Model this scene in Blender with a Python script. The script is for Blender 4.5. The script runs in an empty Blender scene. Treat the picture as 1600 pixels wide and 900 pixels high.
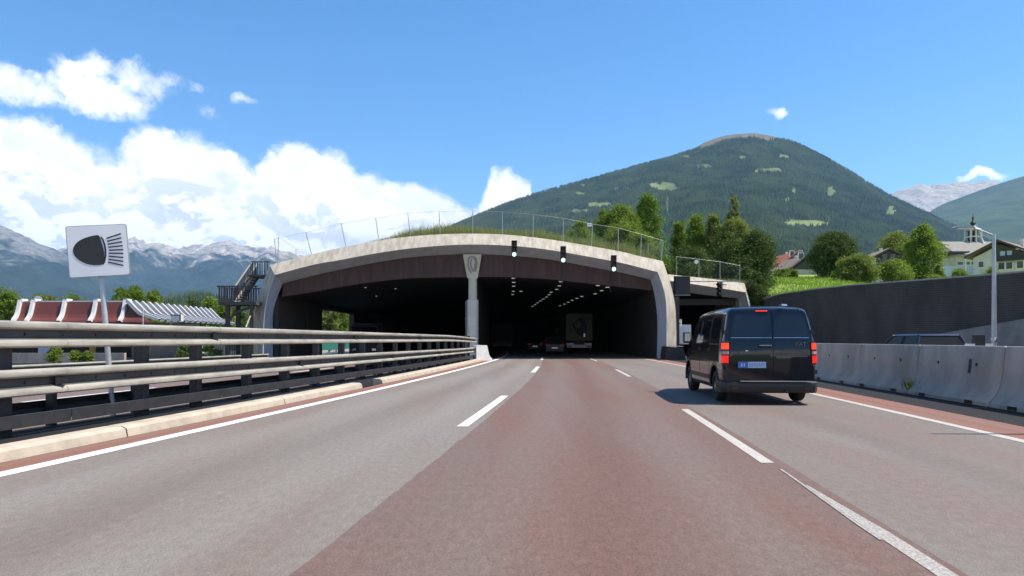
import bpy, bmesh, math, random
import numpy as np
from mathutils import Vector, Matrix

random.seed(7)
R = math.radians
scene = bpy.context.scene
COL = scene.collection

# ------------------------------------------------------------------ camera
F = 1138.0          # focal length in photo pixels (1600 wide)
H = 1.33            # eye height
HY = 530.0          # horizon row
cam_d = bpy.data.cameras.new('camera')
cam = bpy.data.objects.new('camera', cam_d)
COL.objects.link(cam)
cam.location = (0, 0, H)
cam.rotation_euler = (R(90), 0, 0)
cam_d.sensor_width = 36.0
cam_d.lens = F / 1600 * 36.0
cam_d.shift_y = (HY - 450) / 1600
cam_d.clip_start = 0.1
cam_d.clip_end = 60000
scene.camera = cam

scene.view_settings.view_transform = 'Standard'
scene.view_settings.look = 'None'
scene.view_settings.exposure = 0.52
scene.view_settings.gamma = 1.0
scene.view_settings.use_curve_mapping = False
scene.cycles.max_bounces = 6
scene.cycles.diffuse_bounces = 3
scene.cycles.glossy_bounces = 3
scene.cycles.transparent_max_bounces = 12
scene.cycles.volume_bounces = 1

SUN_EL, SUN_AZ = 59.0, 92.0      # azimuth clockwise from the view direction (+Y)
sun_d = bpy.data.lights.new('sun', 'SUN')
sun_d.energy = 5.0
sun_d.angle = R(0.53)
sun_d.color = (1.0, 0.925, 0.80)
sun = bpy.data.objects.new('sun', sun_d)
COL.objects.link(sun)
sdir = Vector((math.sin(R(SUN_AZ)) * math.cos(R(SUN_EL)), math.cos(R(SUN_AZ)) * math.cos(R(SUN_EL)), math.sin(R(SUN_EL))))
sun.rotation_euler = sdir.to_track_quat('Z', 'Y').to_euler()
sun.location = (30, -5, 60)


# ------------------------------------------------------------------ node helpers
class NT:
    def __init__(self, tree):
        self.t = tree
        self.n = tree.nodes
        self.l = tree.links

    def add(self, typ, **kw):
        nd = self.n.new(typ)
        for k, v in kw.items():
            setattr(nd, k, v)
        return nd

    def set(self, sock, v):
        if hasattr(v, 'is_output'):
            self.l.new(v, sock)
        else:
            sock.default_value = v

    def math(self, op, a, b=None, c=None, clamp=False):
        nd = self.add('ShaderNodeMath', operation=op, use_clamp=clamp)
        self.set(nd.inputs[0], a)
        if b is not None:
            self.set(nd.inputs[1], b)
        if c is not None:
            self.set(nd.inputs[2], c)
        return nd.outputs[0]

    def vmath(self, op, a, b=None, scale=None):
        nd = self.add('ShaderNodeVectorMath', operation=op)
        self.set(nd.inputs[0], a)
        if b is not None:
            self.set(nd.inputs[1], b)
        if scale is not None:
            self.set(nd.inputs['Scale'], scale)
        return nd.outputs[0]

    def noise(self, vec, scale, detail=4, rough=0.55, out='Fac', dist=0.0):
        nd = self.add('ShaderNodeTexNoise')
        if vec is not None:
            self.l.new(vec, nd.inputs['Vector'])
        nd.inputs['Scale'].default_value = scale
        nd.inputs['Detail'].default_value = detail
        nd.inputs['Roughness'].default_value = rough
        nd.inputs['Distortion'].default_value = dist
        return nd.outputs[out]

    def smooth(self, v, a, b, lo=0.0, hi=1.0):
        nd = self.add('ShaderNodeMapRange', interpolation_type='SMOOTHSTEP')
        self.set(nd.inputs[0], v)
        for i, x in enumerate((a, b, lo, hi)):
            self.set(nd.inputs[i + 1], x)
        return nd.outputs[0]

    def mix(self, f, a, b, mode='MIX'):
        nd = self.add('ShaderNodeMix', data_type='RGBA', blend_type=mode)
        self.set(nd.inputs[0], f)
        for s, v in ((nd.inputs[6], a), (nd.inputs[7], b)):
            if not hasattr(v, 'is_output') and len(v) == 3:
                v = (*v, 1)
            self.set(s, v)
        return nd.outputs[2]

    def mapping(self, vec, scale=(1, 1, 1), rot=(0, 0, 0)):
        nd = self.add('ShaderNodeMapping')
        self.l.new(vec, nd.inputs[0])
        nd.inputs['Scale'].default_value = scale
        nd.inputs['Rotation'].default_value = rot
        return nd.outputs[0]


# ------------------------------------------------------------------ sky
world = bpy.data.worlds.new('World')
scene.world = world
world.use_nodes = True
wt = NT(world.node_tree)
for nd in list(wt.n):
    wt.n.remove(nd)
w_out = wt.add('ShaderNodeOutputWorld')
sky = wt.add('ShaderNodeTexSky', sky_type='NISHITA')
sky.sun_disc = False
sky.sun_elevation = R(SUN_EL)
sky.sun_rotation = R(SUN_AZ)
sky.altitude = 600
sky.air_density = 1.0
sky.dust_density = 0.35
sky.ozone_density = 2.5
bg_sky = wt.add('ShaderNodeBackground')
bg_sky.inputs['Strength'].default_value = 0.145
hsv = wt.add('ShaderNodeHueSaturation')
hsv.inputs['Saturation'].default_value = 1.29
wt.l.new(sky.outputs[0], hsv.inputs['Color'])
wt.l.new(hsv.outputs[0], bg_sky.inputs['Color'])


def dir_of(px, py):
    t, e = (px - 800) / F, (HY - py) / F
    return math.atan(t), math.atan(e / math.sqrt(1 + t * t))


tc = wt.add('ShaderNodeTexCoord')
d0 = tc.outputs['Generated']
warp_c = wt.noise(d0, 7.0, 6, 0.6, 'Color')
warp = wt.vmath('SCALE', wt.vmath('SUBTRACT', warp_c, (0.5, 0.5, 0.5)), scale=0.055)
warp_f = wt.noise(d0, 34.0, 5, 0.6, 'Color')
warp2 = wt.vmath('SCALE', wt.vmath('SUBTRACT', warp_f, (0.5, 0.5, 0.5)), scale=0.022)
d1 = wt.vmath('ADD', wt.vmath('ADD', d0, warp), warp2)
sx = wt.add('ShaderNodeSeparateXYZ')
wt.l.new(d1, sx.inputs[0])
az = wt.math('ARCTAN2', sx.outputs[0], sx.outputs[1])
el = wt.math('ARCSINE', sx.outputs[2])
# the cumulus bank: its upper edge as elevation over azimuth, going on round the horizon as low scattered banks
edge = [(-200, 150), (-60, 165), (0, 168), (50, 176), (100, 188), (135, 218), (180, 218), (215, 190), (262, 184), (310, 196), (352, 212), (372, 236),
        (388, 256), (420, 230), (470, 230), (520, 240), (570, 262), (630, 272), (680, 292), (724, 318), (745, 322), (765, 282),
        (790, 262), (815, 272), (832, 310), (845, 430), (900, 520)]
pts = [dir_of(*p) for p in edge]
pts = [(-math.pi, R(9)), (-2.6, R(17)), (-2.2, R(8)), (-1.7, R(19)), (-1.2, R(15))] + pts + [(0.3, R(-6)), (0.8, R(-6)), (1.2, R(4)), (1.6, R(9)), (2.2, R(16)), (2.7, R(12)), (math.pi, R(9))]
fc = wt.add('ShaderNodeFloatCurve')
cv = fc.mapping.curves[0]
norm = lambda a, e: ((a + math.pi) / (2 * math.pi), (e + 0.3) / 1.0)
while len(cv.points) < len(pts):
    cv.points.new(0.5, 0.5)
for q, p in zip(cv.points, pts):
    q.location = norm(*p)
    q.handle_type = 'AUTO_CLAMPED'
fc.mapping.update()
wt.l.new(wt.math('MULTIPLY_ADD', az, 1 / (2 * math.pi), 0.5), fc.inputs['Value'])
top = wt.math('SUBTRACT', fc.outputs[0], 0.3)
bank = wt.math('DIVIDE', wt.math('SUBTRACT', top, el), 0.020)
cover = wt.math('MINIMUM', bank, 2.5)
blobs = [(20, 135, 50, 28, .95), (75, 152, 55, 20, .85), (110, 105, 26, 22, .9), (150, 100, 30, 24, .95), (160, 146, 80, 28, 1.0), (215, 118, 40, 26, .95), (262, 132, 48, 22, .8), (305, 138, 34, 12, .6), (380, 160, 20, 10, .36), (322, 172, 19, 17, .36), (1222, 175, 15, 5, .36), (1560, 211, 15, 5, .38), (1532, 278, 26, 6, .6), (605, 210, 8, 8, .2), (-150, 90, 90, 40, 1.1), (1900, 150, 60, 25, 1.0), (2400, 90, 120, 40, 1.1)]
for bx, by, rx, ry, amp in blobs:
    a0, e0 = dir_of(bx, by)
    u = wt.math('DIVIDE', wt.math('SUBTRACT', az, a0), rx / F * 1.0)
    v = wt.math('DIVIDE', wt.math('SUBTRACT', el, e0), ry / F)
    q = wt.math('SUBTRACT', 1.0, wt.math('ADD', wt.math('MULTIPLY', u, u), wt.math('MULTIPLY', v, v)))
    cover = wt.math('MAXIMUM', cover, wt.math('MULTIPLY', q, amp))
fbm = wt.noise(d1, 13.0, 12, 0.62)
fine = wt.noise(d1, 60.0, 8, 0.68)
dens0 = wt.math('MULTIPLY_ADD', wt.math('SUBTRACT', fbm, 0.5), 3.8, cover)
dens0 = wt.math('MULTIPLY_ADD', wt.math('SUBTRACT', fine, 0.5), 1.1, dens0)
dens = wt.smooth(dens0, -0.12, 1.05)
# light and shade of the cloud masses: puffy cells, lit from above right
cl1 = wt.noise(wt.mapping(d1, (1, 1, 1.6)), 11.0, 9, 0.6)
cl2 = wt.noise(wt.vmath('ADD', wt.mapping(d1, (1, 1, 1.6)), (0.010, 0.0, 0.020)), 11.0, 9, 0.6)
shade = wt.smooth(wt.math('SUBTRACT', cl2, cl1), -0.02, 0.055)
deep = wt.smooth(wt.math('ADD', wt.math('SUBTRACT', top, el), wt.math('MULTIPLY', cl1, 0.20)), 0.09, 0.22)
shade = wt.math('MULTIPLY', shade, wt.math('MULTIPLY_ADD', deep, 0.62, 0.26))
low = wt.smooth(wt.noise(wt.mapping(d1, (1, 1, 2.4)), 4.2, 8, 0.6), 0.47, 0.66)
shade = wt.math('MAXIMUM', shade, wt.math('MULTIPLY', wt.math('MULTIPLY', low, deep), 0.85))
c_col = wt.mix(shade, (1.0, 1.0, 1.0), (0.56, 0.62, 0.71))
bg_cl = wt.add('ShaderNodeBackground')
bg_cl.inputs['Strength'].default_value = 1.02
wt.l.new(c_col, bg_cl.inputs['Color'])
mx = wt.add('ShaderNodeMixShader')
wt.l.new(dens, mx.inputs[0])
wt.l.new(bg_sky.outputs[0], mx.inputs[1])
wt.l.new(bg_cl.outputs[0], mx.inputs[2])
wt.l.new(mx.outputs[0], w_out.inputs['Surface'])


# ------------------------------------------------------------------ materials
def base_mat(name):
    m = bpy.data.materials.new(name)
    m.use_nodes = True
    t = NT(m.node_tree)
    b = t.n['Principled BSDF']
    return m, t, b


def pmat(name, c1, c2=None, rough=0.7, metal=0.0, scale=3.0, detail=6, bump=0.0, bscale=40.0, stretch=(1, 1, 1), coat=0.0, spec=None, emit=None, estr=0.0, lo=0.35, hi=0.65, obj=True, rnd=0.0):
    """noise-mottled surface: c1..c2 over object space, fine relief by bump"""
    m, t, b = base_mat(name)
    tcn = t.add('ShaderNodeTexCoord')
    vec = t.mapping(tcn.outputs['Object'], stretch)
    c2 = c2 or tuple(x * 0.82 for x in c1)
    f = t.smooth(t.noise(vec, scale, detail, 0.6), lo, hi)
    c = t.mix(f, c1, c2)
    if rnd:
        oi = t.add('ShaderNodeObjectInfo')
        h = t.add('ShaderNodeHueSaturation')
        t.set(h.inputs['Value'], t.math('MULTIPLY_ADD', oi.outputs['Random'], rnd, 1 - rnd / 2))
        t.l.new(c, h.inputs['Color'])
        c = h.outputs[0]
    t.l.new(c, b.inputs['Base Color'])
    b.inputs['Roughness'].default_value = rough
    b.inputs['Metallic'].default_value = metal
    if coat:
        b.inputs['Coat Weight'].default_value = coat
        b.inputs['Coat Roughness'].default_value = 0.04
    if spec is not None:
        b.inputs['Specular IOR Level'].default_value = spec
    if emit:
        b.inputs['Emission Color'].default_value = (*emit, 1)
        b.inputs['Emission Strength'].default_value = estr
    if bump:
        bn = t.add('ShaderNodeBump')
        bn.inputs['Strength'].default_value = bump
        bn.inputs['Distance'].default_value = 0.02
        t.l.new(t.noise(vec, bscale, 5, 0.65), bn.inputs['Height'])
        t.l.new(bn.outputs[0], b.inputs['Normal'])
    return m


def asphalt(name, c1, c2, c3, grain=0.5):
    """driving surface: aggregate speckle, long wheel tracks, patches of binder and worn stone"""
    m, t, b = base_mat(name)
    g = t.add('ShaderNodeNewGeometry')
    pos = g.outputs['Position']
    along = t.mapping(pos, (1.0, 0.035, 1), (0, 0, R(5)))
    track = t.smooth(t.noise(along, 0.9, 4, 0.5), 0.36, 0.64)
    # wheel tracks polished greyer, the middle of the lane stained by drips
    at = t.add('ShaderNodeAttribute', attribute_name='across')
    wob = t.math('MULTIPLY', t.math('SUBTRACT', t.noise(along, 1.7, 4, 0.6), 0.5), 0.16)
    ax = t.math('ADD', t.math('ABSOLUTE', t.math('SUBTRACT', at.outputs['Fac'], 0.5)), wob)
    wheel_m = t.smooth(t.math('ABSOLUTE', t.math('SUBTRACT', ax, 0.24)), 0.02, 0.13, 1.0, 0.0)
    drip = t.smooth(ax, 0.02, 0.12, 1.0, 0.0)
    patch = t.smooth(t.noise(t.mapping(pos, (1, 0.25, 1)), 0.55, 6, 0.62), 0.40, 0.68)
    c = t.mix(track, c1, c2)
    c = t.mix(t.math('MULTIPLY', patch, 0.65), c, c3)
    c = t.mix(t.math('MULTIPLY', wheel_m, 0.55), c, tuple(x * 1.10 for x in c2))
    c = t.mix(t.math('MULTIPLY', drip, 0.30), c, tuple(x * 0.68 for x in c3))
    gr = t.noise(pos, 75.0, 3, 0.75)
    gr2 = t.noise(pos, 260.0, 2, 0.7)
    gr3 = t.noise(t.mapping(pos, (1, 0.45, 1)), 16.0, 4, 0.75)
    gg = t.math('ADD', t.math('ADD', t.math('MULTIPLY', gr, 0.42), t.math('MULTIPLY', gr2, 0.26)), t.math('MULTIPLY', gr3, 0.20))
    k = t.smooth(gg, 0.3, 0.7, 1 - grain, 1 + grain)
    vm = t.vmath('SCALE', c, scale=k)
    vo = t.add('ShaderNodeTexVoronoi')
    t.l.new(pos, vo.inputs['Vector'])
    vo.inputs['Scale'].default_value = 38.0
    chips = t.smooth(vo.outputs['Distance'], 0.06, 0.16, 1.0, 0.0)
    rare = t.smooth(t.noise(pos, 24.0, 1, 0.5), 0.62, 0.70)
    c = t.mix(t.math('MULTIPLY', t.math('MULTIPLY', chips, rare), 0.6), vm, (0.46, 0.43, 0.40))
    # dark tar spots and faint longitudinal scuffs
    sc = t.smooth(t.noise(t.mapping(pos, (9, 0.25, 1), (0, 0, R(5))), 1.0, 5, 0.7), 0.66, 0.78)
    c = t.mix(t.math('MULTIPLY', sc, 0.22), c, (0.07, 0.06, 0.06))
    t.l.new(c, b.inputs['Base Color'])
    b.inputs['Roughness'].default_value = 0.82
    b.inputs['Specular IOR Level'].default_value = 0.35
    bn = t.add('ShaderNodeBump')
    bn.inputs['Strength'].default_value = 0.55
    bn.inputs['Distance'].default_value = 0.012
    t.l.new(gg, bn.inputs['Height'])
    t.l.new(bn.outputs[0], b.inputs['Normal'])
    return m


def paint_mark(name, col, wear):
    """road paint with the surface showing through where it has worn off"""
    m, t, b = base_mat(name)
    g = t.add('ShaderNodeNewGeometry')
    pos = g.outputs['Position']
    f = t.smooth(t.noise(pos, 60.0, 4, 0.75), wear, wear + 0.16)
    f2 = t.smooth(t.noise(pos, 2.2, 5, 0.6), 0.3, 0.75)
    c = t.mix(f2, col, tuple(x * 0.86 for x in col))
    c = t.mix(f, (0.26, 0.22, 0.20), c)
    t.l.new(c, b.inputs['Base Color'])
    b.inputs['Roughness'].default_value = 0.6
    return m


def leaf_mat(name, c1, c2, trans=0.5):
    m, t, b = base_mat(name)
    g = t.add('ShaderNodeNewGeometry')
    c = t.mix(t.smooth(g.outputs['Random Per Island'], 0.0, 1.0), c1, c2)
    tcn = t.add('ShaderNodeTexCoord')
    c = t.mix(t.smooth(t.noise(tcn.outputs['Object'], 1.1, 3, 0.6), 0.38, 0.62), c, tuple(x * 0.62 for x in c1))
    b.inputs['Roughness'].default_value = 0.62
    b.inputs['Specular IOR Level'].default_value = 0.25
    t.l.new(c, b.inputs['Base Color'])
    tr = t.add('ShaderNodeBsdfTranslucent')
    t.l.new(t.mix(0.5, c, (0.26, 0.34, 0.04)), tr.inputs[0])
    ms = t.add('ShaderNodeMixShader')
    ms.inputs[0].default_value = trans
    t.l.new(b.outputs[0], ms.inputs[1])
    t.l.new(tr.outputs[0], ms.inputs[2])
    t.l.new(ms.outputs[0], t.n['Material Output'].inputs['Surface'])
    return m


def emitter(name, col, strength):
    m, t, b = base_mat(name)
    b.inputs['Base Color'].default_value = (*[min(1, x) * 0.5 for x in col], 1)
    b.inputs['Emission Color'].default_value = (*col, 1)
    b.inputs['Emission Strength'].default_value = strength
    b.inputs['Roughness'].default_value = 0.3
    return m


M = {}
M['grey_asphalt'] = asphalt('grey_asphalt', (0.240, 0.202, 0.170), (0.265, 0.238, 0.208), (0.235, 0.178, 0.142))
M['red_asphalt'] = asphalt('red_asphalt', (0.195, 0.122, 0.098), (0.195, 0.145, 0.12), (0.215, 0.108, 0.082))
M['right_asphalt'] = asphalt('right_asphalt', (0.235, 0.203, 0.172), (0.22, 0.163, 0.135), (0.25, 0.225, 0.195))
M['edge_asphalt'] = asphalt('edge_asphalt', (0.265, 0.12, 0.082), (0.25, 0.125, 0.09), (0.23, 0.14, 0.108), 0.25)
M['dark_asphalt'] = asphalt('dark_asphalt', (0.014, 0.0135, 0.0135), (0.018, 0.017, 0.017), (0.012, 0.011, 0.011), 0.25)
M['white_paint'] = paint_mark('white_paint', (0.80, 0.79, 0.76), 0.26)
M['cream_paint'] = paint_mark('cream_paint', (0.56, 0.515, 0.44), 0.36)
M['worn_paint'] = paint_mark('worn_paint', (0.50, 0.46, 0.39), 0.43)
M['kerb'] = pmat('kerb_concrete', (0.53, 0.45, 0.345), (0.38, 0.315, 0.24), 0.85, scale=2.6, lo=.3, hi=.75, bump=0.4, bscale=45)
M['tan_concrete'] = pmat('tan_concrete', (0.56, 0.50, 0.41), (0.38, 0.325, 0.255), 0.9, scale=1.2, bump=0.9, bscale=9, stretch=(3, 1, 0.8), lo=.3, hi=.7)
M['grey_concrete'] = pmat('grey_concrete', (0.45, 0.495, 0.56), (0.35, 0.385, 0.43), 0.75, scale=0.9, bump=0.15, bscale=30, stretch=(1.8, 1.8, .5), lo=.3, hi=.72)
M['pale_concrete'] = pmat('pale_concrete', (0.36, 0.34, 0.31), (0.27, 0.255, 0.235), 0.8, scale=1.1, bump=0.3, bscale=35)
M['barrier'] = pmat('barrier_concrete', (0.47, 0.39, 0.31), (0.34, 0.28, 0.225), 0.85, scale=1.3, bump=0.35, bscale=30, stretch=(1, 1, .5), rnd=0.16)
M['column'] = pmat('column_concrete', (0.66, 0.62, 0.50), (0.57, 0.53, 0.42), 0.8, scale=1.1, bump=0.2, bscale=30)
M['maroon'] = pmat('maroon_panel', (0.088, 0.046, 0.039), (0.055, 0.030, 0.026), 0.7, scale=1.1, bump=0.15, stretch=(2.2, 2.2, .35), lo=.3, hi=.7)
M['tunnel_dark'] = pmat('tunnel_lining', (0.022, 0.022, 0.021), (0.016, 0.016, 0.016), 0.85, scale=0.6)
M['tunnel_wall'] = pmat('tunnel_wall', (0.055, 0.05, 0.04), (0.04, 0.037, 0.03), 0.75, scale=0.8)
M['white_block'] = pmat('white_block', (0.80, 0.79, 0.75), (0.70, 0.69, 0.65), 0.7, scale=2)
M['galv'] = pmat('galvanised_steel', (0.47, 0.44, 0.37), (0.27, 0.25, 0.21), 0.6, 0.2, scale=2.2, bump=0.1, stretch=(3, .4, 3), lo=.3, hi=.75)
M['trough_shade'] = pmat('trough_shade', (0.085, 0.080, 0.076), (0.055, 0.052, 0.05), 0.7, 0.1, scale=3, stretch=(1, .3, 1))  # dark steel for the beam troughs, deepening their shade by colour
M['car_glass'] = pmat('car_glass', (0.01, 0.012, 0.015), (0.014, 0.016, 0.02), 0.25, scale=1, spec=0.15)
M['shop_glass'] = pmat('shop_glass', (0.02, 0.018, 0.016), (0.03, 0.024, 0.02), 0.3, scale=1, spec=0.1)
M['galv_far'] = pmat('galvanised_fence', (0.42, 0.42, 0.41), (0.34, 0.34, 0.33), 0.5, 0.4, scale=2.0)
M['dark_steel'] = pmat('dark_steel', (0.035, 0.033, 0.034), (0.05, 0.047, 0.046), 0.6, 0.3, scale=5)
M['black'] = pmat('black_plastic', (0.012, 0.012, 0.013), (0.018, 0.018, 0.018), 0.45, scale=8)
M['black_paint'] = pmat('black_sign_paint', (0.02, 0.02, 0.022), (0.028, 0.028, 0.03), 0.5, scale=5)
M['sign_white'] = pmat('sign_white', (0.86, 0.86, 0.86), (0.82, 0.82, 0.83), 0.4, scale=2)
M['pole'] = pmat('pole_steel', (0.50, 0.52, 0.53), (0.42, 0.44, 0.46), 0.45, 0.35, scale=3)
M['wood_dark'] = pmat('dark_wood', (0.085, 0.075, 0.068), (0.05, 0.045, 0.042), 0.8, scale=6, stretch=(1, 1, .2))
M['wood_grey'] = pmat('weathered_rail', (0.42, 0.38, 0.33), (0.33, 0.29, 0.25), 0.8, scale=6)
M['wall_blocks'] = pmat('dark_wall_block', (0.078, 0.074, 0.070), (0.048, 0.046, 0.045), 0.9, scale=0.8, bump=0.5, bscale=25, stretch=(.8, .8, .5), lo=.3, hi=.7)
M['wall_sunlit'] = pmat('sunlit_wall_block', (0.24, 0.24, 0.225), (0.18, 0.18, 0.17), 0.9, scale=1.4, bump=0.4, bscale=25)
M['coping'] = pmat('coping', (0.34, 0.34, 0.32), (0.26, 0.26, 0.25), 0.85, scale=2)
M['grass_ground'] = pmat('grass_ground', (0.105, 0.165, 0.028), (0.075, 0.125, 0.022), 0.9, scale=0.5, bump=0.6, bscale=5)
M['meadow'] = pmat('meadow', (0.23, 0.33, 0.045), (0.19, 0.28, 0.04), 0.9, scale=0.35, bump=0.7, bscale=6, stretch=(1, .4, 1))
M['dry_grass'] = leaf_mat('dry_grass', (0.36, 0.36, 0.14), (0.20, 0.28, 0.06), 0.25)
M['blade_green'] = leaf_mat('meadow_blade', (0.28, 0.42, 0.04), (0.22, 0.35, 0.03), 0.4)
M['bark'] = pmat('bark', (0.085, 0.065, 0.048), (0.05, 0.04, 0.032), 0.9, scale=6, bump=0.5, bscale=20, stretch=(1, 1, .2))
M['leaf_mid'] = leaf_mat('leaf_mid', (0.17, 0.27, 0.034), (0.25, 0.36, 0.052))
M['leaf_light'] = leaf_mat('leaf_light', (0.19, 0.285, 0.042), (0.27, 0.35, 0.06))
M['leaf_dark'] = leaf_mat('leaf_dark', (0.055, 0.10, 0.020), (0.10, 0.155, 0.03), 0.2)
M['leaf_olive'] = leaf_mat('leaf_olive', (0.20, 0.24, 0.06), (0.28, 0.32, 0.095))
M['leaf_conifer'] = leaf_mat('leaf_conifer', (0.13, 0.25, 0.03), (0.22, 0.36, 0.045), 0.2)
M['glass_dark'] = pmat('dark_glass', (0.012, 0.014, 0.016), (0.016, 0.018, 0.02), 0.06, scale=1, spec=0.6)
M['house_glass'] = pmat('house_glass', (0.05, 0.06, 0.07), (0.03, 0.035, 0.04), 0.12, scale=2)
M['plaster'] = pmat('white_plaster', (0.66, 0.64, 0.60), (0.58, 0.56, 0.52), 0.85, scale=1.2)
M['plaster_cream'] = pmat('cream_plaster', (0.56, 0.52, 0.44), (0.48, 0.45, 0.38), 0.85, scale=1.2)
M['tile_red'] = pmat('red_tile', (0.40, 0.115, 0.055), (0.31, 0.09, 0.05), 0.8, scale=2.5, bump=0.5, bscale=12)
M['tile_brown'] = pmat('brown_tile', (0.27, 0.19, 0.145), (0.20, 0.145, 0.115), 0.85, scale=2.5, bump=0.5, bscale=12)
M['shingle'] = pmat('grey_shingle', (0.30, 0.275, 0.245), (0.22, 0.205, 0.185), 0.85, scale=3.5, bump=0.5, bscale=14, stretch=(.6, .6, 2))
M['copper_dark'] = pmat('dark_copper', (0.035, 0.05, 0.042), (0.025, 0.035, 0.03), 0.5, 0.4, scale=3)
M['roof_red'] = pmat('red_sheet', (0.165, 0.042, 0.032), (0.13, 0.036, 0.028), 0.55, scale=1.0, stretch=(.4, 1, 1))
M['rib_white'] = pmat('white_rib', (0.74, 0.73, 0.70), (0.66, 0.65, 0.63), 0.6, scale=1.5)
M['rib_grey'] = pmat('grey_rib', (0.46, 0.46, 0.46), (0.38, 0.38, 0.39), 0.6, scale=1.5)
M['rib_gap'] = pmat('grey_sheet', (0.17, 0.16, 0.17), (0.13, 0.125, 0.13), 0.6, scale=1.5)
M['ochre'] = pmat('ochre_door', (0.42, 0.22, 0.06), (0.36, 0.19, 0.05), 0.6, scale=2)
M['blue_panel'] = pmat('pale_blue_panel', (0.45, 0.52, 0.62), (0.40, 0.47, 0.57), 0.5, scale=2)
M['teal'] = pmat('teal_noise_panel', (0.035, 0.22, 0.18), (0.03, 0.18, 0.15), 0.6, scale=1)
M['van_paint'] = pmat('black_car_paint', (0.006, 0.0072, 0.0105), (0.0072, 0.0085, 0.012), 0.25, 0.0, scale=3, coat=0.9, spec=0.08)
M['blue_paint'] = pmat('blue_car_paint', (0.008, 0.009, 0.03), (0.007, 0.008, 0.026), 0.4, 0.0, scale=3, coat=0.25)
M['grey_paint'] = pmat('grey_car_paint', (0.02, 0.02, 0.022), (0.018, 0.018, 0.02), 0.45, 0.0, scale=3, coat=0.1)
M['trim'] = pmat('bumper_plastic', (0.018, 0.019, 0.021), (0.014, 0.015, 0.017), 0.5, scale=6)
M['tyre'] = pmat('tyre_rubber', (0.014, 0.014, 0.014), (0.02, 0.02, 0.02), 0.85, scale=8)
M['rim'] = pmat('wheel_metal', (0.20, 0.20, 0.21), (0.16, 0.16, 0.17), 0.4, 0.7, scale=4)
M['chrome'] = pmat('bright_glint', (0.60, 0.61, 0.62), (0.55, 0.56, 0.57), 0.2, 0.8, scale=4)
M['badge'] = pmat('badge_grey', (0.16, 0.165, 0.17), (0.13, 0.135, 0.14), 0.3, 0.6, scale=9)
M['plate_blue'] = pmat('plate_blue', (0.05, 0.15, 0.42), (0.045, 0.13, 0.38), 0.4, scale=9)
M['plate_white'] = pmat('plate_pale', (0.42, 0.56, 0.74), (0.38, 0.52, 0.70), 0.4, scale=9)
M['plate_ink'] = pmat('plate_ink', (0.22, 0.33, 0.50), (0.20, 0.30, 0.46), 0.4, scale=9)
M['tail_red'] = emitter('tail_lamp_red', (0.85, 0.012, 0.010), 0.6)
M['tail_orange'] = emitter('tail_lamp_bright', (1.0, 0.05, 0.014), 0.8)
M['tail_clear'] = pmat('tail_lamp_clear', (0.55, 0.30, 0.30), (0.45, 0.22, 0.22), 0.15, scale=30)
M['brake_red'] = emitter('brake_lamp_red', (1.0, 0.03, 0.03), 0.8)
M['dim_red'] = emitter('tunnel_tail_red', (0.5, 0.02, 0.02), 0.03)
M['dim_white'] = emitter('tunnel_white_glow', (0.8, 0.85, 0.9), 0.10)  # plates and prints in the tunnel shine by emission, with no lamp there
M['lamp_glow'] = emitter('tunnel_lamp_glow', (1.0, 0.95, 0.86), 0.3)
M['green_glow'] = emitter('green_signal_glow', (0.55, 1.0, 0.80), 1.6)
M['lens_red'] = pmat('dark_red_lens', (0.05, 0.012, 0.01), (0.06, 0.015, 0.012), 0.3, scale=9)
M['lens_amber'] = pmat('dark_amber_lens', (0.035, 0.018, 0.008), (0.04, 0.02, 0.01), 0.3, scale=9)
M['truck_panel'] = pmat('truck_panel', (0.095, 0.088, 0.064), (0.075, 0.07, 0.052), 0.6, scale=0.8)
M['truck_print'] = pmat('truck_print', (0.010, 0.012, 0.022), (0.007, 0.008, 0.016), 0.6, scale=1.4, lo=.4, hi=.6)
M['red_print'] = pmat('red_sign_print', (0.5, 0.06, 0.04), (0.45, 0.05, 0.04), 0.5, scale=6)


# ------------------------------------------------------------------ geometry helpers
def U(px, py, Y):
    """photo pixel + distance -> point in the place"""
    return Vector(((px - 800) / F * Y, Y, H + (HY - py) / F * Y))


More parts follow.
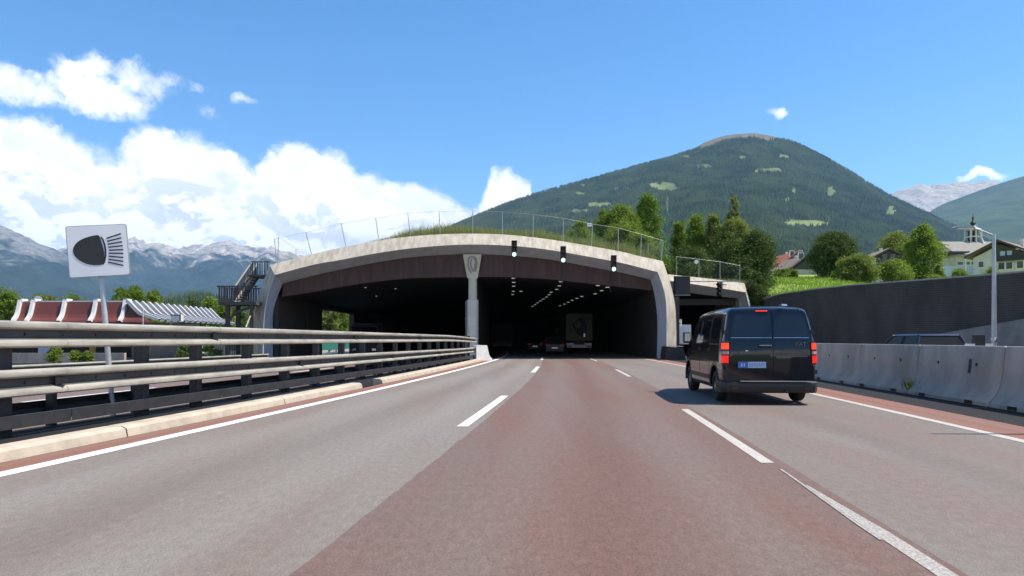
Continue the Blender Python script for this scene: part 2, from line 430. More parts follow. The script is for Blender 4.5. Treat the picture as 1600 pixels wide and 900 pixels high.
class MB:
    def __init__(self):
        self.v, self.f = [], []

    def add(self, vs, fs):
        o = len(self.v)
        self.v += [tuple(p) for p in vs]
        self.f += [tuple(o + i for i in q) for q in fs]
        return self

    def box(self, c, s, rz=0.0, taper=1.0, ry=0.0):
        hx, hy, hz = s[0] / 2, s[1] / 2, s[2] / 2
        ca, sa = math.cos(rz), math.sin(rz)
        vs = []
        for z, k in ((-hz, 1.0), (hz, taper)):
            for x, y in ((-hx, -hy), (hx, -hy), (hx, hy), (-hx, hy)):
                X, Y2, Z = x * k, y * k, z
                if ry:
                    X, Z = X * math.cos(ry) + Z * math.sin(ry), -X * math.sin(ry) + Z * math.cos(ry)
                vs.append((c[0] + X * ca - Y2 * sa, c[1] + X * sa + Y2 * ca, c[2] + Z))
        return self.add(vs, [(3, 2, 1, 0), (4, 5, 6, 7), (0, 1, 5, 4), (1, 2, 6, 5), (2, 3, 7, 6), (3, 0, 4, 7)])

    def tube(self, pts, r, n=8, cap=True):
        pts = [Vector(p) for p in pts]
        rs = r if isinstance(r, (list, tuple)) else [r] * len(pts)
        vs, fs = [], []
        for i, p in enumerate(pts):
            d = (pts[min(i + 1, len(pts) - 1)] - pts[max(i - 1, 0)]).normalized()
            a = d.orthogonal().normalized() if abs(d.z) < 0.95 else d.cross(Vector((0, 1, 0))).normalized()
            if abs(d.z) < 0.95:
                a = d.cross(Vector((0, 0, 1))).normalized()
            b = d.cross(a)
            for k in range(n):
                t = 2 * math.pi * k / n
                vs.append(p + (a * math.cos(t) + b * math.sin(t)) * rs[i])
        for i in range(len(pts) - 1):
            for k in range(n):
                k2 = (k + 1) % n
                fs.append((i * n + k, i * n + k2, (i + 1) * n + k2, (i + 1) * n + k))
        if cap:
            fs.append(tuple(range(n - 1, -1, -1)))
            fs.append(tuple((len(pts) - 1) * n + k for k in range(n)))
        return self.add(vs, fs)

    def grid(self, rows, closed=False):
        """rows of equal length points -> quads"""
        n = len(rows[0])
        vs = [p for r in rows for p in r]
        fs = []
        for i in range(len(rows) - 1):
            for k in range(n if closed else n - 1):
                k2 = (k + 1) % n
                fs.append((i * n + k, i * n + k2, (i + 1) * n + k2, (i + 1) * n + k))
        return self.add(vs, fs)

    def prism(self, poly, a, b, axis='y'):
        """2-D outline extruded from a to b along an axis; outline in the two other axes"""
        n = len(poly)
        mk = {'y': lambda p, t: (p[0], t, p[1]), 'x': lambda p, t: (t, p[0], p[1]), 'z': lambda p, t: (p[0], p[1], t)}[axis]
        vs = [mk(p, a) for p in poly] + [mk(p, b) for p in poly]
        fs = [tuple(range(n)), tuple(range(2 * n - 1, n - 1, -1))]
        fs += [(i, n + i, n + (i + 1) % n, (i + 1) % n) for i in range(n)]
        return self.add(vs, fs)

    def lathe(self, prof, c=(0, 0, 0), n=16, axis='z'):
        rows = []
        for r, z in prof:
            row = []
            for k in range(n):
                t = 2 * math.pi * k / n
                p = (r * math.cos(t), r * math.sin(t), z)
                if axis == 'x':
                    p = (p[2], p[0], p[1])
                elif axis == 'y':
                    p = (p[0], p[2], p[1])
                row.append((c[0] + p[0], c[1] + p[1], c[2] + p[2]))
            rows.append(row)
        return self.grid(rows, True)

    def build(self, name, mat, parent=None, smooth=False, rel=False, fix=True):
        me = bpy.data.meshes.new(name)
        vs = self.v
        if rel and parent is not None:
            o = parent.location if parent.parent is None else parent.parent.location
            vs = [(p[0] - o[0], p[1] - o[1], p[2] - o[2]) for p in vs]
        me.from_pydata(vs, [], self.f)
        if fix:
            bm = bmesh.new()
            bm.from_mesh(me)
            bmesh.ops.recalc_face_normals(bm, faces=bm.faces)
            bm.to_mesh(me)
            bm.free()
        return link(name, me, mat, parent, smooth)


def link(name, me, mat, parent=None, smooth=False):
    o = bpy.data.objects.new(name, me)
    COL.objects.link(o)
    if mat is not None:
        me.materials.append(M[mat] if isinstance(mat, str) else mat)
    if smooth:
        me.polygons.foreach_set('use_smooth', [True] * len(me.polygons))
        if smooth != 'all':
            try:
                me.set_sharp_from_angle(angle=R(38))
            except Exception:
                pass
    if parent is not None:
        o.parent = parent
    return o


def thing(name, label, cat, loc=(0, 0, 0), rotz=0.0, group=None):
    o = bpy.data.objects.new(name, None)
    COL.objects.link(o)
    o.empty_display_size = 0.2
    o.location = loc
    o.rotation_euler = (0, 0, rotz)
    return tag(o, label, cat, group)


def tag(o, label=None, cat=None, group=None, kind=None):
    if label:
        o['label'] = label
    if cat:
        o['category'] = cat
    if group:
        o['group'] = group
    if kind:
        o['kind'] = kind
    return o


def dup(root, loc, rotz=0.0, label=None, scale=None):
    r = root.copy()
    COL.objects.link(r)
    r.location = loc
    r.rotation_euler = (0, 0, rotz)
    if scale:
        r.scale = scale
    if label:
        r['label'] = label
    for ch in list(root.children):
        c = ch.copy()
        COL.objects.link(c)
        c.parent = r
        for g in list(ch.children):
            d = g.copy()
            COL.objects.link(d)
            d.parent = c
    return r


def text_mesh(txt, size, depth):
    cu = bpy.data.curves.new('lettering', 'FONT')
    cu.body = txt
    cu.size = size
    cu.extrude = depth
    cu.align_x = 'CENTER'
    cu.align_y = 'CENTER'
    ob = bpy.data.objects.new('lettering', cu)
    COL.objects.link(ob)
    bpy.context.view_layer.update()
    me = bpy.data.meshes.new_from_object(ob.evaluated_get(bpy.context.evaluated_depsgraph_get()))
    bpy.data.objects.remove(ob)
    bpy.data.curves.remove(cu)
    return me


def catmull(pts, sub=6):
    P = [np.array(p, float) for p in pts]
    out = []
    for i in range(len(P) - 1):
        p0, p1, p2, p3 = P[max(i - 1, 0)], P[i], P[i + 1], P[min(i + 2, len(P) - 1)]
        for k in range(sub):
            t = k / sub
            out.append(0.5 * ((2 * p1) + (-p0 + p2) * t + (2 * p0 - 5 * p1 + 4 * p2 - p3) * t * t + (-p0 + 3 * p1 - 3 * p2 + p3) * t ** 3))
    out.append(P[-1])
    return out


_rng = np.random.RandomState(11)
_perm = _rng.rand(256, 256)


def vnoise(x, y):
    xi, yi = np.floor(x).astype(int), np.floor(y).astype(int)
    fx, fy = x - xi, y - yi
    fx, fy = fx * fx * (3 - 2 * fx), fy * fy * (3 - 2 * fy)
    g = lambda a, b: _perm[a % 256, b % 256]
    return (g(xi, yi) * (1 - fx) + g(xi + 1, yi) * fx) * (1 - fy) + (g(xi, yi + 1) * (1 - fx) + g(xi + 1, yi + 1) * fx) * fy


def fbm2(x, y, octv=5, ridged=False):
    a, s, tot, out = 1.0, 1.0, 0.0, 0.0
    for i in range(octv):
        n = vnoise(x * s + 17.3 * i, y * s + 9.1 * i)
        if ridged:
            n = 1 - np.abs(2 * n - 1)
        out = out + a * n
        tot += a
        a *= 0.5
        s *= 2.03
    return out / tot


def np_mesh(name, V, Fq, mat, parent=None, smooth=False):
    me = bpy.data.meshes.new(name)
    V = np.asarray(V, np.float32)
    Fq = np.asarray(Fq, np.int32)
    k = Fq.shape[1]
    me.vertices.add(len(V))
    me.vertices.foreach_set('co', V.ravel())
    me.loops.add(Fq.size)
    me.loops.foreach_set('vertex_index', Fq.ravel())
    me.polygons.add(len(Fq))
    me.polygons.foreach_set('loop_start', np.arange(0, Fq.size, k, dtype=np.int32))
    me.update()
    me.validate()
    return link(name, me, mat, parent, 'all' if smooth else False)


# ------------------------------------------------------------------ road alignment (measured lines of the carriageway)
def C(Y):
    Y = np.asarray(Y, float)
    a = 0.115 * Y - 0.00075 * Y * Y
    e = np.maximum(Y - 50, 0)
    return np.where(Y <= 50, a, (0.115 * 50 - 0.00075 * 2500) + 0.04 * e - 0.0011 * e * e)


def fitline(pts):
    ys = np.array([p[0] for p in pts])
    xs = np.array([p[1] for p in pts]) - C(ys)
    k, b = np.polyfit(ys, xs, 1)
    return lambda Y: C(Y) + b + k * np.minimum(np.asarray(Y, float), 52)


L_edge = fitline([(7.14, -5.02), (12.4, -4.36), (20.2, -3.55), (21.6, -3.27), (44.9, -1.2)])
L_dash = fitline([(11.05, -0.854), (17.4, -0.153), (29.1, 0.74), (34.8, 1.28), (45.9, 1.77)])
L_seam = fitline([(4.09, -1.19), (10.1, -0.65), (21.6, 0.34), (32.4, 1.17), (44.5, 1.92)])
R_dash = fitline([(7.76, 2.76), (13.76, 3.17), (26.1, 4.29), (31.9, 4.57), (42, 5.03), (48, 5.26)])
R_edge = fitline([(9.35, 6.57), (17.2, 7.26), (30, 8.3), (45.9, 9.0), (51, 8.85)])
B_face = fitline([(12.8, 9.0), (20.2, 9.9), (24, 10.3), (35, 11.0), (47, 11.2)])
G_rail = fitline([(9, -6.4), (20, -5.2), (30, -4.0), (46, -2.25)])
off = lambda fn, d: (lambda Y: fn(Y) + d)


def strip(name, fa, fb, y0, y1, z, mat, parent, n=90, nx=2):
    ys = np.linspace(y0, y1, n)
    rows = []
    for y in ys:
        a, b = float(fa(y)), float(fb(y))
        rows.append([(a + (b - a) * k / (nx - 1), y, z) for k in range(nx)])
    o = MB().grid(rows).build(name, mat, parent, fix=False)
    a_ = o.data.attributes.new('across', 'FLOAT', 'POINT')
    a_.data.foreach_set('value', np.tile(np.linspace(0, 1, nx), n).astype(np.float32))
    return o

# ================================================================== SETTING: ground, mountains
def struct(o):
    o['kind'] = 'structure'
    return o


ang = np.linspace(0, 2 * math.pi, 65)[:-1]
rows = []
for r_ in (0.5, 60, 160, 400, 790, 4000, 12000, 30000):
    rows.append([(max(-16500, min(16500, r_ * math.cos(a))), max(-800, min(28500, r_ * math.sin(a))), -0.75) for a in ang])
struct(MB().grid(rows, True).build('ground', 'grass_ground'))


def mountain_mat(name, kind):
    m, t, b = base_mat(name)
    g = t.add('ShaderNodeNewGeometry')
    pos = g.outputs['Position']
    sp = t.add('ShaderNodeSeparateXYZ')
    t.l.new(pos, sp.inputs[0])
    z = sp.outputs[2]
    if kind == 'forest':
        n1 = t.noise(t.mapping(pos, (1, 1, 1)), 0.0035, 7, 0.65)
        n2 = t.noise(pos, 0.045, 3, 0.7)
        c = t.mix(t.smooth(n1, 0.35, 0.65), (0.022, 0.046, 0.016), (0.085, 0.115, 0.034))
        c = t.mix(t.smooth(n2, 0.35, 0.7), c, (0.020, 0.040, 0.022))
        at = t.add('ShaderNodeAttribute', attribute_name='open_land')
        c = t.mix(at.outputs['Fac'], c, t.mix(n2, (0.15, 0.20, 0.06), (0.21, 0.225, 0.09)))
        at2 = t.add('ShaderNodeAttribute', attribute_name='bald')
        c = t.mix(at2.outputs['Fac'], c, t.mix(t.smooth(t.noise(pos, 0.012, 6, 0.7), .35, .65), (0.115, 0.10, 0.062), (0.19, 0.155, 0.105)))
    else:
        st = t.mapping(pos, (1, 1, 0.35))
        n1 = t.noise(st, 0.0026, 10, 0.72)
        n2 = t.noise(st, 0.012, 8, 0.75)
        rock = t.mix(t.smooth(n2, 0.35, 0.65), (0.50, 0.43, 0.35), (0.20, 0.185, 0.175))
        wood = t.mix(t.smooth(n1, 0.4, 0.6), (0.010, 0.019, 0.018), (0.024, 0.036, 0.028))
        lvl = t.math('MULTIPLY_ADD', t.math('SUBTRACT', n1, 0.5), 2600.0, z)
        c = t.mix(t.smooth(lvl, *kind), wood, rock)
    t.l.new(c, b.inputs['Base Color'])
    b.inputs['Roughness'].default_value = 0.95
    b.inputs['Specular IOR Level'].default_value = 0.1
    return m


M['mt_forest'] = mountain_mat('forested_mountain', 'forest')
M['mt_rock_near'] = mountain_mat('limestone_near', (900, 1500))
for nd_ in M['mt_rock_near'].node_tree.nodes:
    if nd_.type == 'MIX' and abs(nd_.inputs[6].default_value[0] - 0.50) < 1e-4:
        nd_.inputs[6].default_value = (0.27, 0.245, 0.22, 1)
        nd_.inputs[7].default_value = (0.12, 0.115, 0.11, 1)
M['mt_rock_far'] = mountain_mat('limestone_far', (1250, 1750))
M['mt_rock_high'] = mountain_mat('limestone_high', (1500, 2300))


def ridge_fn(pts):
    ts = np.array([(p[0] - 800) / F for p in pts])
    es = np.array([(HY - p[1]) / F for p in pts])

    def f(t):
        t = np.asarray(t, float)
        # cosine-softened interpolation
        return np.interp(t, ts, es) * 0.5 + 0.25 * np.interp(t - 0.006, ts, es) + 0.25 * np.interp(t + 0.006, ts, es)
    return f


class Mountain:
    def __init__(self, pts, Y0, Yr, efoot, relief, nscale, edge=0.0, seed=0.0):
        self.e, self.Y0, self.Yr, self.ef, self.rel, self.ns, self.edge, self.seed = ridge_fn(pts), Y0, Yr, efoot, relief, nscale, edge, seed
        self.t0, self.t1 = (pts[0][0] - 800) / F, (pts[-1][0] - 800) / F

    def z(self, t, Y):
        t, Y = np.asarray(t, float), np.asarray(Y, float)
        er = self.e(t)
        s = (Y - self.Y0) / (self.Yr - self.Y0)
        sc = np.clip(s, 0, 1)
        e = self.ef + (er - self.ef) * sc ** 0.85
        X = t * Y
        n = fbm2(X / self.ns + 31 + self.seed, Y / self.ns + 7, 7, True) - 0.55
        n2 = fbm2(X / self.ns * 4 + 3 + self.seed, Y / self.ns * 0.7, 5) - 0.5
        w = np.clip(4 * sc * (1 - sc), 0, 1) ** 0.7
        e = e + (er - self.ef) * (n * self.rel * w + n2 * self.rel * 0.65 * w)
        e = e + self.edge * (fbm2(X / self.ns * 9 + self.seed, X * 0 + 2.0, 4, True) - 0.6) * sc ** 3
        if self.edge == 0:
            e = np.where(s < 1, np.minimum(e, er - 0.10 * (1 - sc) * (er - self.ef)), e)
        z = H + e * Y
        zr = H + er * self.Yr
        back = np.clip(s - 1, 0, None) * (self.Yr - self.Y0)
        z = np.where(s > 1, zr - back * 0.45, z)
        z = np.where(s < 0, np.interp(s, [-0.3, 0], [-20, 1]) * np.where(s < 0, 1, 1) * 1.0, z) if False else z
        return z

    def mesh(self, name, mat, nt, ns, extra=None):
        ts = np.linspace(self.t0, self.t1, nt)
        ss = np.concatenate([[-0.12], np.linspace(0, 1, ns), [1.06, 1.3, 1.8]])
        Ys = self.Y0 + ss * (self.Yr - self.Y0)
        T, Y = np.meshgrid(ts, Ys)
        Z = self.z(T, Y)
        Z[0] = -1.4
        Z[-1] = -1.4
        Z = np.maximum(Z, -1.4)
        V = np.stack([T * Y, Y, Z], -1).reshape(-1, 3)
        i = np.arange(len(Ys) - 1)[:, None] * nt + np.arange(nt - 1)[None, :]
        Fq = np.stack([i, i + 1, i + nt + 1, i + nt], -1).reshape(-1, 4)
        o = np_mesh(name, V, Fq, mat, smooth=True)
        if extra:
            for an, fn in extra.items():
                a = o.data.attributes.new(an, 'FLOAT', 'POINT')
                a.data.foreach_set('value', fn(T, Y, Z).ravel().astype(np.float32))
        return struct(o)


# the round-topped forested mountain straight ahead
hill_pts = [(380, 500), (450, 470), (520, 440), (600, 400), (680, 362), (750, 332), (800, 312), (850, 296), (900, 283), (950, 269), (1000, 256), (1050, 243), (1080, 232), (1100, 222),
            (1125, 213), (1150, 209), (1180, 207), (1205, 209), (1225, 214), (1250, 224), (1280, 238), (1320, 260), (1360, 285), (1400, 308), (1440, 326), (1480, 345), (1520, 362), (1600, 398), (1750, 470), (1850, 510)]
hill_pts = [(x, y + (0.5 if 1095 < x < 1200 else 3.2)) for x, y in hill_pts]
hill = Mountain(hill_pts, 1500, 5600, 0.035, 0.30, 1500.0, 0.0)
open_spots = [(1042, 293, 19, 8, .0), (1022, 290, 9, 5, 0), (935, 320, 20, 4, .0), (1258, 350, 40, 6, -.6), (906, 303, 12, 4, .4), (975, 296, 14, 3, .5), (1205, 266, 20, 3, .5), (1182, 268, 6, 4, .3), (920, 290, 10, 3, .5),
              (1225, 245, 14, 2.5, .6), (1160, 247, 10, 3, .6), (1240, 303, 5, 12, .6), (1043, 326, 2.2, 16, .9), (1230, 312, 14, 4, .5), (1300, 300, 6, 10, .7), (1390, 330, 8, 8, .7), (1100, 260, 18, 3, .6), (902, 330, 14, 4, .5), (1075, 246, 9, 3, .5)]


def open_land(T, Y, Z):
    px, py = 800 + T * F, HY - (Z - H) / Y * F
    wob = (fbm2(px / 9.0, py / 6.0, 4) - 0.5)
    out = np.zeros_like(px)
    for x, y, rx, ry, k in open_spots:
        q = 1 - ((px - x) / rx) ** 2 - ((py - y) / ry) ** 2 + wob * np.where(k < -.1, .6, 2.4 + 3.0 * k)
        out = np.maximum(out, np.clip(q * 4, 0, 1) * (0.9 - 0.45 * k))
    return out


def bald(T, Y, Z):
    n = fbm2(T * Y / 260.0, Y / 200.0, 5) - 0.5
    px = 800 + T * F
    zr = H + hill.e(T) * hill.Yr
    dz = np.interp(px, [1025, 1065, 1100, 1150, 1195, 1235, 1255], [-60, 60, 165, 215, 160, 70, -60])
    return np.clip((Z - (zr - dz) + n * 330) / 60, 0, 1)


hill.mesh('mountain', 'mt_forest', 420, 260, {'open_land': open_land, 'bald': bald})
side_hill = Mountain([(1380, 372), (1430, 345), (1470, 320), (1500, 309), (1540, 294), (1570, 284), (1600, 275), (1680, 252), (1780, 240), (1900, 260)], 5200, 9200, 0.10, 0.12, 1900.0, 0, 5.0)
side_hill.mesh('mountain', 'mt_forest', 120, 80, {'open_land': lambda T, Y, Z: T * 0, 'bald': lambda T, Y, Z: np.clip((Z - 2300) / 300, 0, 1)})
far_rock = Mountain([(1360, 330), (1385, 306), (1405, 298), (1425, 293), (1443, 287), (1455, 292), (1478, 287), (1505, 284), (1530, 283), (1560, 285), (1600, 296), (1680, 330)], 11000, 15500, 0.12, 0.35, 2200.0, 0.006, 9.0)
far_rock.mesh('mountain', 'mt_rock_high', 160, 60)
left_a = Mountain([(-420, 330), (-250, 300), (-120, 318), (-40, 342), (0, 352), (30, 366), (60, 379), (100, 398), (150, 424), (200, 446), (260, 468), (330, 490)], 6500, 10500, 0.03, 0.46, 1500.0, 0.008, 2.0)
left_a.mesh('mountain', 'mt_rock_near', 460, 230)
left_b = Mountain([(40, 405), (100, 388), (165, 381), (190, 374), (206, 370), (222, 377), (250, 383), (280, 388), (305, 385), (330, 380), (360, 378), (380, 386), (402, 390), (415, 382), (440, 392), (490, 404), (560, 435), (640, 470)], 8200, 14000, 0.035, 0.46, 1700.0, 0.010, 4.0)
left_b.mesh('mountain', 'mt_rock_far', 520, 240)
low_hill = Mountain([(180, 486), (230, 476), (265, 467), (300, 459), (325, 461), (350, 468), (400, 478), (470, 490)], 1500, 2600, 0.01, 0.1, 500.0, 0, 6.0)
low_hill.mesh('hill', 'mt_forest', 70, 40, {'open_land': lambda T, Y, Z: T * 0, 'bald': lambda T, Y, Z: T * 0})
valley = Mountain([(-500, 470), (-200, 472), (0, 474), (60, 470), (130, 475), (220, 473), (330, 476), (430, 480), (560, 490), (700, 505)], 600, 1100, 0.01, 0.1, 260.0, 0.006, 8.0)
valley.mesh('hill', 'mt_forest', 160, 20, {'open_land': lambda T, Y, Z: T * 0, 'bald': lambda T, Y, Z: T * 0})


# forest: one mass of small firs on the slopes
def fir_proto():
    m = MB()
    for z0, z1, r_ in ((0.12, 0.62, 0.21), (0.42, 1.0, 0.145)):
        n = 6
        vs = [(r_ * math.cos(2 * math.pi * k / n + z0), r_ * math.sin(2 * math.pi * k / n + z0), z0) for k in range(n)] + [(0, 0, z1)]
        m.add(vs, [(k, (k + 1) % n, n) for k in range(n)])
    o = m.build('fir', None, fix=False)
    return o


def fir_mat():
    m, t, b = base_mat('fir_needles')
    oi = t.add('ShaderNodeObjectInfo')
    g = t.add('ShaderNodeNewGeometry')
    n = t.smooth(t.noise(g.outputs['Position'], 0.0045, 7, 0.7), 0.40, 0.62)
    c = t.mix(oi.outputs['Random'], (0.016, 0.036, 0.012), (0.060, 0.088, 0.024))
    c = t.mix(t.math('MULTIPLY', n, 0.75), c, (0.115, 0.15, 0.040))
    t.l.new(c, b.inputs['Base Color'])
    b.inputs['Roughness'].default_value = 0.9
    b.inputs['Specular IOR Level'].default_value = 0.1
    return m


def scatter(name, pts, scl, proto, hmin=0.8):
    me = bpy.data.meshes.new(name)
    pts = np.asarray(pts, np.float32)
    me.vertices.add(len(pts))
    me.vertices.foreach_set('co', pts.ravel())
    a = me.attributes.new('size', 'FLOAT', 'POINT')
    a.data.foreach_set('value', np.asarray(scl, np.float32))
    o = link(name, me, None)
    ng = bpy.data.node_groups.new(name + '_nodes', 'GeometryNodeTree')
    ng.interface.new_socket('Geometry', in_out='INPUT', socket_type='NodeSocketGeometry')
    ng.interface.new_socket('Geometry', in_out='OUTPUT', socket_type='NodeSocketGeometry')
    N, L = ng.nodes, ng.links
    gi, go = N.new('NodeGroupInput'), N.new('NodeGroupOutput')
    ip = N.new('GeometryNodeInstanceOnPoints')
    mp = N.new('GeometryNodeMeshToPoints')
    na = N.new('GeometryNodeInputNamedAttribute')
    na.data_type = 'FLOAT'
    na.inputs['Name'].default_value = 'size'
    # the seedling is built inside the node tree: two stacked cones
    cones = []
    jg = N.new('GeometryNodeJoinGeometry')
    for z0, hh, r_ in ((0.10, 0.55, 0.20), (0.42, 0.58, 0.135)):
        cn = N.new('GeometryNodeMeshCone')
        cn.fill_type = 'NONE'
        cn.inputs['Vertices'].default_value = 6
        cn.inputs['Radius Top'].default_value = 0.0
        cn.inputs['Radius Bottom'].default_value = r_
        cn.inputs['Depth'].default_value = hh
        tr = N.new('GeometryNodeTransform')
        tr.inputs['Translation'].default_value = (0, 0, z0)
        L.new(cn.outputs['Mesh'], tr.inputs['Geometry'])
        L.new(tr.outputs[0], jg.inputs[0])
    sm = N.new('GeometryNodeSetMaterial')
    sm.inputs['Material'].default_value = proto
    L.new(jg.outputs[0], sm.inputs['Geometry'])
    L.new(gi.outputs[0], mp.inputs[0])
    L.new(mp.outputs[0], ip.inputs['Points'])
    L.new(sm.outputs[0], ip.inputs['Instance'])
    L.new(na.outputs[0], ip.inputs['Scale'])
    L.new(ip.outputs[0], go.inputs[0])
    md = o.modifiers.new('firs', 'NODES')
    md.node_group = ng
    return tag(o, kind='stuff')


def forest_on(mt, n, t0, t1, s0, s1, hs, seed, check=None):
    rg = np.random.RandomState(seed)
    Ya, Yb = mt.Y0 + s0 * (mt.Yr - mt.Y0), mt.Y0 + s1 * (mt.Yr - mt.Y0)
    Y = np.sqrt(rg.rand(n) * (Yb * Yb - Ya * Ya) + Ya * Ya)
    T = t0 + rg.rand(n) * (t1 - t0)
    Z = mt.z(T, Y)
    keep = np.ones(n, bool)
    if check:
        keep = check(T, Y, Z, rg)
    h = hs[0] + rg.rand(n) * (hs[1] - hs[0])
    P = np.stack([T * Y, Y, Z - 1.0], -1)
    return P[keep], h[keep]


FIR = fir_mat()
pxt = lambda x: (x - 800) / F
P1, h1 = forest_on(hill, 170000, pxt(640), pxt(1600), 0.02, 1.0, (15, 27), 3, lambda T, Y, Z, rg: (open_land(T, Y, Z) < 0.3) & (bald(T, Y, Z) < rg.rand(len(T)) * 0.9 + 0.05))
P2, h2 = forest_on(valley, 8000, pxt(-300), pxt(600), 0.1, 1.0, (5, 10), 4)
P3, h3 = forest_on(low_hill, 5000, pxt(190), pxt(450), 0.0, 1.0, (13, 22), 5)
scatter('forest', np.concatenate([P1, P2, P3]), np.concatenate([h1, h2, h3]), FIR)

# ================================================================== SETTING: roads
road = struct(strip('road', off(L_edge, -0.62), off(B_face, 0.35), -14, 175, -0.008, 'dark_asphalt', None, 120))  # near-black base sheet; its strip by the barrier also paints in barrier shadow
strip('edge_strip', off(L_edge, -0.56), L_edge, -14, 175, 0.0, 'edge_asphalt', road, 120)
strip('driving_lane', L_edge, off(L_seam, .12), -14, 175, 0.0, 'grey_asphalt', road, 120, 4)


def seam_wavy(Y):
    return float(R_dash(Y)) + 0.18


def ragged(Y):
    return float(L_seam(Y)) + .02 * (float(vnoise(np.array(Y * 1.3), np.array(3.3))) - .5) + .022 * (float(vnoise(np.array(Y * 6.1), np.array(8.3))) - .5)


strip('driving_lane', ragged, seam_wavy, -14, 60, 0.004, 'red_asphalt', road, 700, 2)
strip('driving_lane', ragged, seam_wavy, 60, 175, 0.004, 'red_asphalt', road, 60, 2)
strip('driving_lane', off(R_dash, .1), R_edge, -14, 175, 0.0, 'right_asphalt', road, 120, 4)
strip('edge_strip', R_edge, off(R_edge, 0.98), -14, 175, 0.0, 'edge_asphalt', road, 120)
strip('edge_line', off(L_edge, -0.10), off(L_edge, 0.12), -14, 175, 0.004, 'white_paint', road, 140)
strip('edge_line', off(R_edge, -0.08), off(R_edge, 0.09), -14, 175, 0.004, 'cream_paint', road, 140)
for k in range(-1, 8):
    y0 = 11.05 + 18 * k
    strip('lane_dash', off(L_dash, -0.03), off(L_dash, 0.14), y0, y0 + 6, 0.0075, 'white_paint', road, 12)
for k in range(-1, 8):
    y0 = 7.8 + 18 * k
    strip('lane_dash', off(R_dash, -0.07), off(R_dash, 0.07), y0, y0 + 6, 0.0075, 'cream_paint', road, 12)
# the remains of an older line, half worn away, in line with the right dashes
w0 = lambda Y: float(R_dash(Y)) + 0.02 + 0.05 * min(1, max(0, (Y - 5.2) / 2))
strip('worn_line', lambda Y: w0(Y) - 0.02, lambda Y: w0(Y) + 0.10 * min(1, max(0.0, (6.6 - Y) / 1.6)), -6, 6.6, 0.0075, 'worn_paint', road, 40)
strip('worn_line', lambda Y: w0(Y) - 0.05, lambda Y: w0(Y) - 0.025, 4.8, 7.4, 0.0095, 'worn_paint', road, 12)

# kerb of the median: separate cast lengths
KF, KB = off(L_edge, -0.60), off(L_edge, -0.90)
n_k = 0
y = -10.0
while y < 45:
    ln = 5.0
    yy = np.linspace(y + 0.015 + (1.9 if 19 < y < 21 else 0), y + ln - 0.015, 8)
    a = [(float(KF(t)), t, -0.05) for t in yy]
    b = [(float(KF(t)) - 0.03, t, 0.10) for t in yy]
    c = [(float(KF(t)) - 0.09, t, 0.135) for t in yy]
    d = [(float(KB(t)), t, 0.14) for t in yy]
    e = [(float(KB(t)) - .01, t, -0.2) for t in yy]
    rows = list(zip(a, b, c, d, e))
    o = MB().grid(rows, True).add([r for r in rows[0]], [(0, 1, 2, 3, 4)]).add([r for r in rows[-1]], [(0, 1, 2, 3, 4)]).build('kerb', 'kerb', road)
    y += ln
    n_k += 1

# opposite carriageway, a little lower, left of the median
OZ = -0.40
OR_, OL_ = off(G_rail, -0.62), lambda Y: float(G_rail(Y)) - 13.4 - 0.0 * Y
opp = struct(strip('road', off(G_rail, -0.2), OL_, -14, 175, OZ - 0.008, 'dark_asphalt', None, 100))
strip('driving_lane', off(G_rail, -1.6), off(G_rail, -11.6), -14, 175, OZ, 'red_asphalt', opp, 100, 6)
strip('edge_strip', off(G_rail, -0.5), off(G_rail, -1.6), -14, 175, OZ, 'edge_asphalt', opp, 100)
strip('edge_line', off(G_rail, -1.5), off(G_rail, -1.68), -14, 175, OZ + 0.004, 'white_paint', opp, 100)
strip('edge_line', off(G_rail, -11.5), off(G_rail, -11.7), -14, 175, OZ + 0.004, 'white_paint', opp, 100)
for k in range(9):
    strip('lane_dash', off(G_rail, -5.0), off(G_rail, -5.15), 2 + 18 * k, 8 + 18 * k, OZ + 0.004, 'white_paint', opp, 8)
    strip('lane_dash', off(G_rail, -8.3), off(G_rail, -8.45), 2 + 18 * k, 8 + 18 * k, OZ + 0.004, 'white_paint', opp, 8)

# slip road on the right between barrier and retaining wall
ramp = struct(strip('slip_road', off(B_face, 0.30), lambda Y: 20.6, -14, 150, -0.014, 'dark_asphalt', None, 90))
strip('driving_lane', off(B_face, 1.4), lambda Y: 17.6, -14, 150, -0.006, 'right_asphalt', ramp, 90, 3)
strip('edge_line', lambda Y: 17.2, lambda Y: 17.4, -14, 150, 0.0, 'cream_paint', ramp, 60)

# ================================================================== TUNNEL
PY, OY, IY, LY = 49.0, 49.75, 50.4, 50.46
keysR = [(410, 566), (411.7, 513), (413.5, 487), (420, 455), (429.5, 429.5), (490, 413.5), (530, 406.5), (580, 397), (630, 389.5), (680, 384.5), (730, 382), (780, 383), (822, 386), (862, 391), (917, 400.5), (972, 411), (1000, 418), (1027.5, 425), (1035.5, 447), (1040.5, 470), (1041.5, 505), (1041, 566)]
keysO = [(398, 566), (398, 513), (399, 487), (407, 452), (421, 414), (490, 396.7), (530, 387.5), (580, 378), (630, 370.5), (680, 366.5), (730, 365), (780, 366), (822, 369.5), (862, 374.5), (917, 383.5), (972, 393.5), (1000, 400.5), (1036, 408), (1047, 441), (1054, 472), (1056.5, 505), (1057, 566)]
keysI = [(426.5, 566), (426, 513), (427, 487), (433.5, 463), (442, 443), (490, 430.5), (530, 421.7), (580, 411.5), (630, 403.5), (680, 399), (730, 397), (780, 398.5), (822, 401.5), (862, 406), (917, 416), (972, 426.5), (1000, 433), (1016.5, 437), (1022, 458), (1026, 485), (1027, 510), (1026, 566)]
CL, CR = 4, 17


